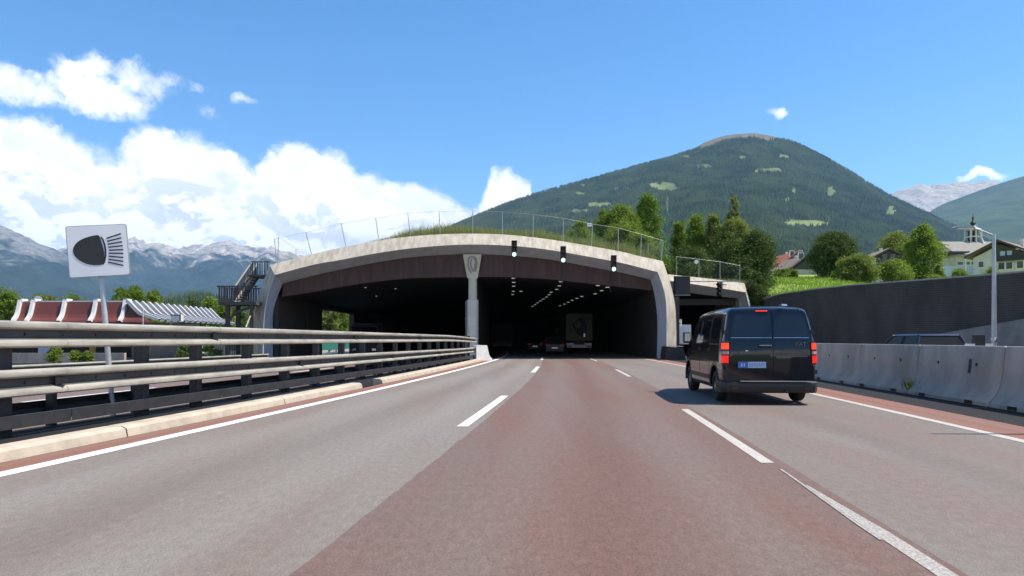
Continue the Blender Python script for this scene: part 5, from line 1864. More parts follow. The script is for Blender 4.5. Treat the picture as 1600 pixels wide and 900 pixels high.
terr_tree('shrub', 'low hedge-like shrub below the church hall wall', 1498, 80, 422, 36, 'leaf_light', 27, n=6650, shape='dome', leaf=0.092, trunk=.03, clumps=24, cat='shrub')
terr_tree('shrub', 'dark shrub at the foot of the red-roofed house', 1228, 92, 421, 46, 'leaf_mid', 28, n=9500, shape='dome', leaf=0.132, trunk=.03, clumps=30, cat='shrub')
terr_tree('dark_tree', 'dark tree filling the gap behind the round tree', 1292, 112, 392, 40, 'leaf_dark', 29, n=11400, shape='dome', leaf=0.165, trunk=.05, clumps=40)
# left, behind the service building
for i, (px, Y, pt, w_, mt, lab) in enumerate(((14, 74, 452, 60, 'leaf_mid', 'green tree at the left edge behind the service building'), (70, 80, 456, 50, 'leaf_olive', 'olive tree behind the satellite dish'), (188, 84, 446, 34, 'leaf_light', 'light green tree rising behind the signpost'), (210, 82, 446, 56, 'leaf_mid', 'broad green tree behind the middle of the red roof'), (240, 84, 449, 34, 'leaf_light', 'green tree where the grey side roof begins'), (118, 96, 461, 60, 'leaf_mid', 'low far tree between satellite dish and signpost'), (300, 92, 462, 40, 'leaf_dark', 'dark tree behind the grey ribbed roof'), (330, 84, 460, 40, 'leaf_mid', 'green tree left of the escape stair landing'), (352, 78, 472, 34, 'leaf_light', 'light green tree below the escape stair landing'), (372, 100, 478, 30, 'leaf_dark', 'dark tree seen between the posts of the escape stair'))):
    X = (px - 800) / F * Y
    tree('garden_tree', lab, (X, Y, OZ - .2), H + (HY - pt) / F * Y - OZ, pxm(w_, Y), mt, 40 + i, n=9500, shape='dome', leaf=.16, trunk=.12, clumps=46, group='trees behind the service building')
for i, (px, Y, pt, w_, mt, lab) in enumerate(((515, 100, 474, 30, 'leaf_olive', 'left one of the sunlit trees seen through the left tunnel opening'), (534, 110, 476, 34, 'leaf_light', 'right one of the sunlit trees seen through the left tunnel opening'), (552, 120, 478, 30, 'leaf_mid', 'far tree at the edge of the left tunnel opening'))):
    X = (px - 800) / F * Y
    tree('garden_tree', lab, (X, Y, OZ - .2), H + (HY - pt) / F * Y - OZ, pxm(w_, Y), mt, 60 + i, n=4500, shape='dome', leaf=.26, trunk=.1, clumps=36, group='trees beyond the tunnel opening')
for i, (px, Y, w_, lab) in enumerate(((83, 50, 28, 'bright weed bush before the pale blue panel of the service building'), (118, 50.5, 22, 'small flowering bush left of the ochre door'), (137, 50.5, 16, 'small bush below the ochre door'), (330, 51, 50, 'bush with pale leaves behind the far guardrail'), (290, 53, 40, 'dark bush under the grey ribbed roof'))):
    X = (px - 800) / F * Y
    tree('shrub', lab, (X, Y, OZ - .05), 1.35 if w_ > 25 else .95, pxm(w_, Y), 'leaf_light' if i != 4 else 'leaf_dark', 70 + i, n=1500, shape='dome', leaf=.12, trunk=.03, clumps=16, cat='shrub')


# ================================================================== HOUSES
def house(name, label, cat, loc, rz, w, d, wall_h, roof_h, wall_m, roof_m, over=.6, gable_m=None, wins=(), dark_h=None, chim=True):
    """ridge along local y; gable front at -d/2"""
    t_ = thing(name, label, cat, loc, rz)
    MB().box((0, 0, wall_h / 2 - 1), (w, d, wall_h + 2)).build('wall', wall_m, t_)
    for s in (-1, 1):
        MB().prism([(-w / 2, wall_h), (w / 2, wall_h), (0, wall_h + roof_h * w / (w + 2 * over) * 1.0)], s * d / 2 - .1, s * d / 2 + .1).build('gable', gable_m or wall_m, t_)
    if dark_h:
        MB().box((0, -d / 2 - .06, wall_h - dark_h / 2), (w + .04, .16, dark_h)).build('timber_cladding', gable_m, t_)
        bl_ = MB().box((0, -d / 2 - .6, wall_h - dark_h + .05), (w * .8, 1.1, .12)).build('balcony', 'wood_dark', t_)
        MB().box((0, -d / 2 - 1.12, wall_h - dark_h + .5), (w * .8, .08, .8)).build('balustrade', 'wood_dark', bl_)
    hw = w / 2 + over
    k = roof_h / hw
    for s in (-1, 1):
        m = MB()
        zt_ = wall_h + roof_h + .02
        y0, y1 = -d / 2 - over * 1.3, d / 2 + over
        P = lambda x, z: [(x, y0, z), (x, y1, z)]
        a, b = (0, zt_), (s * hw, zt_ - roof_h)
        m.add([(a[0], y0, a[1]), (a[0], y1, a[1]), (b[0], y1, b[1]), (b[0], y0, b[1]), (a[0], y0, a[1] + .2), (a[0], y1, a[1] + .2), (b[0], y1, b[1] + .2), (b[0], y0, b[1] + .2)],
              [(0, 1, 2, 3), (7, 6, 5, 4), (0, 3, 7, 4), (3, 2, 6, 7), (2, 1, 5, 6), (1, 0, 4, 5)])
        ro = m.build('roof', roof_m, t_)
        MB().add([(a[0], y0 - .02, a[1] - .06), (b[0], y0 - .02, b[1] - .06), (b[0], y0 - .02, b[1] + .16), (a[0], y0 - .02, a[1] + .16), (a[0], y0 - .07, a[1] - .06), (b[0], y0 - .07, b[1] - .06), (b[0], y0 - .07, b[1] + .16), (a[0], y0 - .07, a[1] + .16)],
                 [(0, 1, 2, 3), (7, 6, 5, 4), (0, 4, 5, 1), (1, 5, 6, 2), (2, 6, 7, 3), (3, 7, 4, 0)]).build('barge_board', 'wood_dark', ro)
    if chim:
        MB().box((w * .18, d * .15, wall_h + roof_h + .2), (.36, .36, 1.0)).build('chimney', 'plaster', t_)
    for x, z, ww, wh in wins:
        f_ = MB().box((x, -d / 2 - .10, z), (ww + .16, .16, wh + .16)).build('window', 'sign_white' if not dark_h or z < wall_h - dark_h else 'wood_dark', t_)
        MB().box((x, -d / 2 - .185, z), (ww, .03, wh)).build('pane', 'house_glass', f_)
    return t_


def at_terr(px, Y, dz=0.0):
    X = (px - 800) / F * Y
    return Vector((X, Y, float(terr_z(X, Y)) + dz))


p = at_terr(1228, 118)
house('house', 'house with a bright red tiled roof at the left end of the village', 'house', p, R(6), 3.4, 6.5, H + (HY - 416) / F * 118 - p.z, 1.75, 'plaster_cream', 'tile_red', .5, 'wood_dark', ((-.7, 2.6, .6, .9), (.7, 2.6, .6, .9)))
p = at_terr(1242, 105)
house('house', 'small house with a low brownish grey roof between the red roof and the round tree', 'house', p, R(4), 3.6, 6.0, H + (HY - 424) / F * 105 - p.z, 1.7, 'plaster_cream', 'tile_brown', .5, 'wood_dark', ((-.6, 2.2, .7, .8),))
p = at_terr(1262, 122)
house('house', 'house with a pale grey metal roof just left of the round tree', 'house', p, R(-60), 5.0, 6.0, H + (HY - 417) / F * 122 - p.z, 1.2, 'plaster', 'coping', .5, 'wood_dark', ((0, 2.2, .7, .8),))
p = at_terr(1374, 104)
house('chalet', 'dark timber chalet with a brown roof half hidden by fruit trees', 'house', p, R(-6), 3.3, 6.5, H + (HY - 406) / F * 104 - p.z, 1.05, 'plaster', 'tile_brown', .35, 'wood_dark', ((-.6, 3.3, .6, .9), (.5, 3.3, .6, .9)), 1.6)
p = at_terr(1578, 100)
RH, RW, WH = 2.0, 6.4, H + (HY - 404) / F * 100 - p.z
big = house('chalet', 'large white-walled chalet with dark timber gable and brown roof at the right edge', 'house', p, R(-50), RW, 8.0, WH, RH, 'plaster', 'tile_brown', .8, None, ((-2.2, WH - .9, .6, .8), (.2, WH - 1.3, .7, .9), (1.1, WH - 1.3, .7, .9), (2.3, WH - 1.3, .7, .9)))
MB().prism([(-.5, WH - .55), (RW / 2 + .02, WH - .55), (RW / 2 + .02, WH + .05), (.0, WH + RH * .82), (-.5, WH + RH * .68)], -4.22, -4.06).build('timber_cladding', 'wood_dark', big)
for x in (.35, 1.15):
    fw = MB().box((x, -4.24, WH + .35), (.72, .08, .72)).build('window', 'wood_dark', big)
    MB().box((x, -4.29, WH + .35), (.58, .03, .58)).build('pane', 'blue_panel', fw)
MB().box((1.3, -4.7, WH - .62), (3.8, .9, .1)).build('balcony', 'wood_dark', big)

# church: nave with grey shingle roof, lantern tower with a dark bulbed spire
CY = 150
cp = at_terr(1508, CY)
ch = thing('church', 'village church with long pale shingle roof, open white belfry and dark bulbed spire', 'church', cp)
cz = lambda py: H + (HY - py) / F * CY - cp.z
cx_ = lambda px: (px - 800) / F * CY - cp.x
zr, ze = cz(377.5), cz(400)
x0, x1 = cx_(1468), cx_(1556)
MB().add([(x0 - .2, 0, zr), (x1, 0, zr), (x1 + .3, -3.6, ze), (x0 + 1.3, -3.6, ze), (x0 - .2, 0, zr - .2), (x1, 0, zr - .2), (x1 + .3, -3.6, ze - .2), (x0 + 1.3, -3.6, ze - .2), ], [(0, 1, 2, 3), (4, 5, 6, 7), (0, 3, 7, 4), (3, 2, 6, 7), (2, 1, 5, 6), (1, 0, 4, 5)]).build('roof', 'shingle', ch)
MB().add([(x0 - .2, 0, zr), (x1, 0, zr), (x1, 4, ze), (x0 - .2, 4, ze)], [(0, 1, 2, 3)]).build('roof', 'shingle', ch)
MB().add([(x0, .0, zr - .15), (x0 + 1.4, -3.3, ze - .1), (x0 + 1.2, -3.3, -2), (x0 - .2, 3.3, -2), (x0 - .2, 3.3, ze)], [(0, 1, 2, 3, 4)]).build('gable', 'plaster_cream', ch)
MB().box(((x0 + x1) / 2 + .7, 0, ze / 2 - 1), (x1 - x0 - 2.0, 6.6, ze + 1.8)).build('wall', 'plaster_cream', ch)
for px in (1526, 1531):
    MB().prism([(cx_(px) - .26, cz(415)), (cx_(px) + .26, cz(415)), (cx_(px) + .26, cz(411)), (cx_(px), cz(409)), (cx_(px) - .26, cz(411))], -3.5, -3.25).build('window', 'house_glass', ch)
tw, tx, ty = 2.35, cx_(1525), 1.0
z0_, z1_ = cz(379), cz(358)
for sx_ in (-1, 1):
    for sy2 in (-1, 1):
        MB().tube([(tx + sx_ * tw * .62, ty + sy2 * tw * .62, z0_ - .6), (tx + sx_ * tw * .45, ty + sy2 * tw * .45, z0_ + .9), (tx + sx_ * tw * .43, ty + sy2 * tw * .43, z1_)], [.3, .2, .2], 4).build('tower_post', 'plaster', ch)
    MB().tube([(tx, ty + sx_ * tw * .5, z0_ - .4), (tx, ty + sx_ * tw * .43, z1_)], .16, 4).build('tower_post', 'plaster', ch)
MB().box((tx, ty, (z0_ + z1_) / 2 - .1), (tw * .98, tw * .98, .22)).build('tower_rail', 'plaster', ch)
MB().box((tx, ty, (z0_ + z1_) / 2 - .5), (tw * .55, tw * .55, z1_ - z0_ + .6)).build('belfry_core', 'glass_dark', ch)
MB().lathe([(tw * .66, z1_), (tw * .62, z1_ + .12), (tw * .40, z1_ + .35)], (tx, ty, 0), 12).build('tower_cornice', 'plaster', ch)
zs = z1_ + .3
MB().lathe([(1.0, zs), (.76, zs + .35), (.42, zs + .6), (.38, zs + .8), (.54, zs + 1.0), (.50, zs + 1.2), (.22, zs + 1.45), (.13, zs + 1.9), (.22, zs + 2.05), (.20, zs + 2.2), (.07, zs + 2.45), (.03, zs + 3.2), (0, zs + 3.25)], (tx, ty, 0), 12).build('spire', 'copper_dark', ch, smooth=True)
MB().lathe([(0, zs + .62), (.28, zs + .72), (.36, zs + .86), (.28, zs + 1.0), (0, zs + 1.1)], (tx + .25, ty - .3, -.4), 10).build('ball', 'chrome', ch, smooth=True)
p = at_terr(1484, 128)
ah = thing('annexe', 'low house with a bluish balcony under the church roof gable', 'house', p)
az_ = lambda py: H + (HY - py) / F * 128 - p.z
MB().box((0, 0, az_(409) / 2 - 1), (3.2, 4, az_(409) + 2)).build('wall', 'plaster_cream', ah)
MB().box((0, -.3, az_(396.5)), (3.6, 4.8, .25)).build('roof', 'wood_dark', ah)
MB().box((0, 0, az_(402.5)), (2.9, 3.6, 1.3)).build('upper_storey', 'wood_dark', ah)
MB().box((0, -2.1, az_(407)), (2.9, .1, .55)).build('balcony', 'blue_panel', ah)
for x in (-.8, .5):
    MB().box((x, -1.85, az_(401.5)), (.75, .08, .7)).build('window', 'house_glass', ah)
p = at_terr(1504, 118)
hl_ = thing('hall', 'long low hall with a row of dark openings in front of the church', 'building', p)
hz = lambda py: H + (HY - py) / F * 118 - p.z
MB().box((.5, 0, hz(402) / 2 - 1), (5.6, 4, hz(402) + 2)).build('wall', 'plaster_cream', hl_)
MB().box((.5, -.2, hz(401.5)), (6.0, 4.8, .2)).build('roof', 'shingle', hl_)
for k in range(4):
    MB().box((-1.6 + 1.1 * k, -2.02, hz(413.5)), (.8, .06, .42)).build('window', 'house_glass', hl_)
p = at_terr(1505, 100)
gw = thing('garden_wall', 'long plain light grey wall in front of the church hall', 'wall', p)
gh_ = H + (HY - 416) / F * 100 - p.z
MB().box((0, 0, (gh_ - 1) / 2), (5.4, .2, gh_ + 1)).build('wall', 'blue_panel', gw)
fpole = thing('flagpole', 'short white pole standing before the light grey wall', 'pole', at_terr(1509, 96))
MB().tube([(0, 0, -.3), (0, 0, H + (HY - 405) / F * 96 - fpole.location.z)], .07, 6).build('pole', 'rib_white', fpole)

# ================================================================== LAMP POSTS
def lamp_post(label, loc, h, arm, rz):
    t_ = thing('lamp_post', label, 'lamp post', loc, rz)
    MB().tube([(0, 0, -.2), (0, 0, h * .35), (0, 0, h)], [.095, .085, .055], 10).build('pole', 'pole', t_, smooth=True)
    MB().tube([(0, 0, h - .05), (-arm * .35, 0, h + .10), (-arm * .8, 0, h + .28)], [.032, .03, .026], 6).build('arm', 'pole', t_, smooth=True)
    MB().lathe([(.105, 0), (.12, .02), (.12, .12), (.105, .14)], (0, 0, h * .24), 12).build('clamp', 'chrome', t_)
    hd = MB().prism([(-arm * .70, h + .23), (-arm * .78, h + .30), (-arm * 1.02, h + .34), (-arm * 1.34, h + .31), (-arm * 1.44, h + .24), (-arm * 1.0, h + .22)], -.11, .11).build('lamp_head', 'galv_far', t_)
    MB().box((-arm * 1.02, 0, h + .21), (arm * .5, .16, .03)).build('lens', 'sign_white', hd)
    return t_


lamp_post('grey steel lamp post with an arm reaching left, standing before the dark retaining wall', (18.0, 27.2, 0), 5.25, 1.05, R(-2))
ms = thing('mast', 'tall thin mast just outside the right edge, its shadow lies across the edge line', 'mast', (9.75, 10.1, 0))
MB().tube([(0, 0, -.2), (0, 0, 3), (0, 0, 6.4)], [.09, .07, .035], 8).build('pole', 'pole', ms)


# ================================================================== WHEELS
def wheel(parent, x, y, r_, w, side, spokes=5):
    prof = [(r_ * .60, -w / 2), (r_ * .90, -w / 2), (r_ * .98, -w * .36), (r_, -w * .2), (r_, w * .2), (r_ * .98, w * .36), (r_ * .90, w / 2), (r_ * .60, w / 2)]
    t_ = MB().lathe(prof, (0, 0, 0), 28, 'x').build('wheel', 'tyre', parent, smooth=True)
    t_.location = (x, y, r_)
    m = MB().lathe([(r_ * .62, side * w * .42), (r_ * .58, side * w * .36), (r_ * .50, side * w * .20), (r_ * .1, side * w * .26), (0, side * w * .26)], n=24, axis='x')
    for k in range(spokes):
        a = 2 * math.pi * k / spokes + .3
        ca, sa = math.cos(a), math.sin(a)
        p0, p1, hw_ = r_ * .10, r_ * .58, r_ * .085
        sx0 = side * w * .40
        m.add([(sx0, p0 * ca - hw_ * sa, p0 * sa + hw_ * ca), (sx0, p1 * ca - hw_ * sa, p1 * sa + hw_ * ca), (sx0, p1 * ca + hw_ * sa, p1 * sa - hw_ * ca), (sx0, p0 * ca + hw_ * sa, p0 * sa - hw_ * ca),
               (side * w * .2, p0 * ca - hw_ * sa, p0 * sa + hw_ * ca), (side * w * .2, p1 * ca - hw_ * sa, p1 * sa + hw_ * ca), (side * w * .2, p1 * ca + hw_ * sa, p1 * sa - hw_ * ca), (side * w * .2, p0 * ca + hw_ * sa, p0 * sa - hw_ * ca)],
              [(0, 1, 2, 3), (0, 4, 5, 1), (2, 6, 7, 3), (1, 5, 6, 2)])
    m.lathe([(0, side * w * .44), (r_ * .12, side * w * .42), (r_ * .13, side * w * .3)], n=10, axis='x')
    m.build('rim', 'rim', t_, smooth=True)
    return t_


def cut(ob, cutters):
    """subtract temporary solids from a body and drop them again"""
    for c in cutters:
        md = ob.modifiers.new('cut', 'BOOLEAN')
        md.operation = 'DIFFERENCE'
        md.solver = 'EXACT'
        md.object = c
    bpy.context.view_layer.update()
    me = bpy.data.meshes.new_from_object(ob.evaluated_get(bpy.context.evaluated_depsgraph_get()))
    ob.modifiers.clear()
    old = ob.data
    ob.data = me
    bpy.data.meshes.remove(old)
    for c in cutters:
        bpy.data.objects.remove(c)


# ================================================================== THE VAN (origin: ground below the middle of its tail)
VY = 14.72
van = thing('van', 'black delivery van braking in the right lane with both tail lamps glowing red', 'van', ((1203 - 800) / F * VY, VY, 0.012), -math.atan(0.070))
VL = 4.95
# side outline: (y, half width low, half width at roof, roof z, sill z)
stn = [(0.00, .875, .715, 1.875, .40), (0.03, .90, .735, 1.93, .34), (0.12, .925, .755, 1.965, .30), (.45, .935, .775, 1.985, .27), (1.2, .938, .785, 1.992, .26), (2.2, .94, .785, 1.985, .26), (2.9, .94, .778, 1.965, .26),
       (3.30, .94, .765, 1.93, .26), (3.6, .938, .735, 1.84, .26), (3.95, .93, .70, 1.57, .26), (4.22, .925, .70, 1.31, .26), (4.50, .905, .70, 1.20, .27), (4.75, .86, .62, 1.05, .29), (4.88, .78, .52, .90, .32), (4.95, .66, .45, .72, .38)]
BELT = 1.30


def lean_r(z, y=0.0):
    """the tail leans forward above the waist"""
    f_ = max(0.0, 1 - y / .9)
    return f_ * .16 * max(0.0, (z - 1.0) / .95) ** 1.35


def section(hw, hr_, zr_, zs, y):
    zb = min(BELT, zr_ - .14)
    pts = [(0, zs), (hw * .55, zs), (hw * .93, zs + .015), (hw * .985, zs + .09), (hw, .62 if zr_ > .8 else zs + .16), (hw * .998, min(.88, zb - .08)), (hw * .985, zb - .02), (hw * .975, zb)]
    top = zr_ - .10
    for k in (1, 2, 3, 4):
        u = k / 5
        pts.append((hw * .975 + (hr_ + .035 - hw * .975) * u ** 1.1, zb + (top - zb) * u))
    pts += [(hr_ + .03, top), (hr_ + .005, zr_ - .055), (hr_ - .055, zr_ - .018), (hr_ - .16, zr_ - .002), (hr_ * .5, zr_ + .012), (0, zr_ + .018)]
    return pts


def side_x(y, z):
    """half width of the van's skin at station y and height z"""
    ys = [s[0] for s in stn]
    vals = [np.interp(y, ys, [s[i] for s in stn]) for i in range(1, 5)]
    pts = section(*vals, y)
    zs = [p[1] for p in pts[2:14]]
    xs = [p[0] for p in pts[2:14]]
    return float(np.interp(z, zs, xs))


ysf = sorted(set([s[0] for s in stn] + [.22, .32, .6, .8, 1.0, 1.5, 1.8, 2.5, 3.1, 3.45, 3.78, 4.1, 4.36, 4.62, 4.82]))
rows = []
for y in ysf:
    vals = [float(np.interp(y, [s[0] for s in stn], [s[i] for s in stn])) for i in range(1, 5)]
    sec = section(*vals, y)
    full = [(x, y + lean_r(z, y), z) for x, z in sec] + [(-x, y + lean_r(z, y), z) for x, z in sec[-2:0:-1]]
    rows.append(full)
mb = MB().grid(rows, True)
mb.add(rows[0], [tuple(range(len(rows[0])))])
mb.add(rows[-1], [tuple(range(len(rows[-1])))])
m_ = bpy.data.meshes.new('tmp')
body = mb.build('body', 'van_paint', van)
bm_ = bmesh.new()
bm_.from_mesh(body.data)
bmesh.ops.remove_doubles(bm_, verts=bm_.verts, dist=.0005)
bmesh.ops.recalc_face_normals(bm_, faces=bm_.faces)
bm_.to_mesh(body.data)
bm_.free()
body.parent = None
WR, WY0, WY1 = .335, .88, 4.06
cutters = []
for y in (WY0, WY1):
    for s in (-1, 1):
        cutters.append(MB().lathe([(.001, s * .62), (.405, s * .62), (.405, s * 1.1), (.001, s * 1.1)], (0, y, .37), 28, 'x').build('cutter', 'black'))
cut(body, cutters)
body.parent = van
body.data.polygons.foreach_set('use_smooth', [True] * len(body.data.polygons))
try:
    body.data.set_sharp_from_angle(angle=R(32))
except Exception:
    pass
for y in (WY0, WY1):
    for s in (-1, 1):
        wheel(van, s * .80, y, WR, .215, s)
        m = MB()
        rows = []
        for rr, xx in ((.398, .62), (.402, .80), (.41, .928), (.445, .945), (.452, .925)):
            rows.append([(s * (xx if xx < .9 else min(xx, side_x(y, .7) + (.012 if rr < .45 else -.006))), y + rr * math.cos(R(a)), .37 + rr * math.sin(R(a))) for a in range(-12, 193, 12)])
        m.grid(rows)
        m.build('wheel_arch', 'trim', van, smooth=True)


def side_panel(name, mat, s, outline_fn, y0, y1, off_, ny=14, nz=8, parent=None):
    """panel that hugs the van side: outline_fn(y) -> (zlow, zhigh)"""
    rows = []
    for y in np.linspace(y0, y1, ny):
        a, b = outline_fn(y)
        rows.append([(s * (side_x(y, z) + off_), y + lean_r(z, y), z) for z in np.linspace(a, b, nz)])
    m = MB().grid(rows)
    inner = [[(s * (side_x(y, z) - .01), y + lean_r(z, y), z) for z in (outline_fn(y)[0], outline_fn(y)[1])] for y in np.linspace(y0, y1, ny)]
    for k in (0, 1):
        m.grid([[r[0 if k == 0 else -1] for r in rows], [i[k] for i in inner]])
    for k in (0, -1):
        zz = np.linspace(*outline_fn(np.linspace(y0, y1, ny)[k]), nz)
        y = (y0, y1)[k]
        m.grid([rows[k], [(s * (side_x(y, z) - .01), y + lean_r(z, y), z) for z in zz]])
    return m.build(name, mat, parent or van, smooth=True)


def roofline(y):
    return float(np.interp(y, [q[0] for q in stn], [q[3] for q in stn])) - .20


for s in (-1, 1):
    # sliding door, cab door with glass; dark gaps between them
    side_panel('rear_panel', 'van_paint', s, lambda y: (.86, roofline(y) + .06), .20, 1.36, .003, parent=van)
    d1 = side_panel('sliding_door', 'van_paint', s, lambda y: (.36, roofline(y) + .06), 1.40, 2.46, .004)
    d2 = side_panel('cab_door', 'van_paint', s, lambda y: (.36, min(roofline(y) + .05, 3.02 - .40 * 0 + 0 * y)), 2.50, 3.36, .004)
    side_panel('cab_door_foot', 'van_paint', s, lambda y: (.36, 1.24), 3.36, 3.62, .004)
    side_panel('window', 'glass_dark', s, lambda y: (1.335 + .02 * max(0, (1.0 - y)), roofline(y) + .0), .42, 1.30, .007)
    side_panel('window', 'glass_dark', s, lambda y: (1.33, roofline(y) + .0), 1.46, 2.40, .008, parent=d1)
    side_panel('window', 'glass_dark', s, lambda y: (1.30, roofline(y) - .02 if y < 3.3 else roofline(y) - .02), 2.56, 3.62, .008, parent=d2)
    side_panel('rubbing_strip', 'trim', s, lambda y: (.44, .54), 1.34, 3.60, .014, nz=3)
    side_panel('sill', 'trim', s, lambda y: (.27, .345), 1.30, 3.64, .012, nz=3)
    side_panel('door_rail', 'black', s, lambda y: (1.20, 1.225), .24, 1.40, .008, nz=3)
    for y, zz in ((1.55, 1.10), (2.62, 1.10)):
        MB().box((s * (side_x(y, zz) + .02), y, zz), (.035, .19, .035)).build('handle', 'van_paint', d1 if y < 2 else d2)
    # mirror on an arm
    mr = MB()
    mr.prism([(.0, 1.24), (.02, 1.47), (.10, 1.50), (.18, 1.46), (.19, 1.27), (.10, 1.22)], s * .99, s * 1.15, 'x')
    mo = mr.build('mirror', 'trim', van, smooth=True)
    mo.location = (0, 3.42, 0)
    MB().box((s * .95, 3.52 - 3.42, 1.27), (.14, .09, .07)).build('mirror_arm', 'trim', mo)
    MB().box((s * 1.07, -.004, 1.365), (.13, .012, .19)).build('mirror_glass', 'chrome', mo)
# windscreen
ws = []
for k in range(6):
    u = k / 5
    y, z = 3.58 + .58 * u, 1.80 - .46 * u
    hw_ = .66 + .14 * u
    ws.append([(x * hw_, y + .012 - .06 * x * x + .03, z + .03) for x in np.linspace(-1, 1, 7)])
MB().grid(ws).build('windscreen', 'glass_dark', van, smooth=True)

# ---- tail: two unequal doors with panes, lamps, plate, handle
SEAM = .06


def tail_w(z):
    return float(np.interp(z, [.4, .9, 1.25, 1.6, 1.82, 1.90, 1.93], [.858, .872, .862, .795, .742, .700, .60]))


def tail_panel(name, mat, xa, xb, z0, z1, off_, nz=14, nx=6, parent=None, round_top=0.0, crown=0.02):
    rows = []
    for z in np.linspace(z0, z1, nz):
        a, b = xa(z), xb(z)
        rows.append([(x, lean_r(z) - off_ + crown * (x / .87) ** 2, z) for x in np.linspace(a, b, nx)])
    m = MB().grid(rows)
    bk = [[(p[0], p[1] + off_ + .02, p[2]) for p in (r[0], r[-1])] for r in rows]
    m.grid([[r[0] for r in rows], [b[0] for b in bk]])
    m.grid([[r[-1] for r in rows], [b[1] for b in bk]])
    m.grid([rows[0], [(p[0], p[1] + off_ + .02, p[2]) for p in rows[0]]])
    m.grid([rows[-1], [(p[0], p[1] + off_ + .02, p[2]) for p in rows[-1]]])
    return m.build(name, mat, parent or van, smooth=True)


MB().grid([[(x, lean_r(z) - .004 + .02 * (x / .87) ** 2, z) for x in (-tail_w(z) - .006, 0, tail_w(z) + .006)] for z in np.linspace(.42, 1.93, 20)]).build('door_gap', 'black', van)
dl = tail_panel('tail_door', 'van_paint', lambda z: -tail_w(z) + (.0 if not (.80 < z < 1.30) else .075), lambda z: SEAM - .005, .45, 1.915, .022, 34, 8)
dr = tail_panel('tail_door', 'van_paint', lambda z: SEAM + .005, lambda z: tail_w(z) - (.0 if not (.80 < z < 1.30) else .075), .45, 1.915, .022, 34, 8)
cornr = lambda z, z0, z1, r_: max(0.0, (r_ - (z - z0)) / r_) ** 2 * r_ * .5 + max(0.0, (r_ - (z1 - z)) / r_) ** 2 * r_ * .6
W0, W1 = 1.365, 1.815
wl = tail_panel('window', 'glass_dark', lambda z: -tail_w(z) + .065 + cornr(z, W0, W1, .09), lambda z: SEAM - .035, W0, W1, .030, 20, 8, parent=dl)
wr = tail_panel('window', 'glass_dark', lambda z: SEAM + .035, lambda z: tail_w(z) - .065 - cornr(z, W0, W1, .09), W0, W1, .030, 20, 8, parent=dr)
tail_panel('waist_glint', 'chrome', lambda z: -tail_w(z) + .07, lambda z: SEAM - .02, 1.343, 1.352, .030, 3, 4, parent=dl)  # bright strip drawn in for the reflection along the lower window edge
tail_panel('waist_glint', 'chrome', lambda z: SEAM + .02, lambda z: tail_w(z) - .07, 1.343, 1.352, .030, 3, 4, parent=dr)
# shallow pressed panel lines in the lower doors
tail_panel('pressed_panel', 'van_paint', lambda z: -.74, lambda z: SEAM - .06, .60, 1.02, .026, 6, 4, parent=dl)
tail_panel('pressed_panel', 'van_paint', lambda z: SEAM + .06, lambda z: .74, .60, 1.10, .026, 6, 4, parent=dr)
# handle and lock
MB().box((-.10, -.048, 1.175), (.25, .035, .030)).build('handle', 'trim', dl)
MB().box((-.10, -.052, 1.196), (.24, .03, .007)).build('handle_edge', 'chrome', dl)
MB().box((-.47, -.036, 1.085), (.055, .012, .022)).build('emblem', 'chrome', dl)
MB().box((-.585, -.036, 1.03), (.022, .012, .05)).build('lock', 'badge', dl)
# plate
pb = MB().box((-.365, -.040, .80), (.57, .016, .148)).build('plate_holder', 'trim', dl)
MB().box((-.365 - .185, -.0495, .80), (.19, .006, .128)).build('plate_band', 'plate_blue', pb)
MB().box((-.365 + .095, -.0495, .80), (.355, .006, .122)).build('number_plate', 'plate_white', pb)
for k, (x, w_, z, h_) in enumerate(((-.21, .035, .80, .07), (-.155, .02, .80, .07))):
    MB().box((-.365 + x, -.054, z), (w_, .004, h_)).build('plate_mark', 'plate_white', pb)
for k in range(7):
    x = -.365 - .05 + k * .048
    MB().box((x, -.054, .80 + .003 * math.sin(k * 3)), (.028, .004, .078)).build('plate_mark', 'plate_ink', pb)
    MB().box((x, -.057, .80 + (.018 if k % 2 else -.015)), (.012, .004, .022)).build('plate_mark', 'plate_white', pb)
# lettering on the right door
tm = text_mesh('FIAT', .105, .004)
bo_ = link('badge', tm, 'badge', dr)
bo_.rotation_euler = (R(90), 0, 0)
bo_.location = (.60, -.036 + lean_r(1.2) + .004, 1.215)
# hinges
for s, d_ in ((-1, dl), (1, dr)):
    for z in (1.46, .66):
        MB().box((s * (tail_w(z) + .030), lean_r(z) + .035, z), (.07, .09, .085)).build('hinge', 'black', d_)
# brake lamp on the roof edge
bk_ = MB().box((-.145, lean_r(1.93) - .035, 1.895), (.255, .03, .036)).build('high_brake_lamp', 'black', van)
for k in range(5):
    MB().box((-.145 - .096 + .048 * k, lean_r(1.93) - .053, 1.895), (.040, .012, .024)).build('brake_led', 'brake_red', bk_)
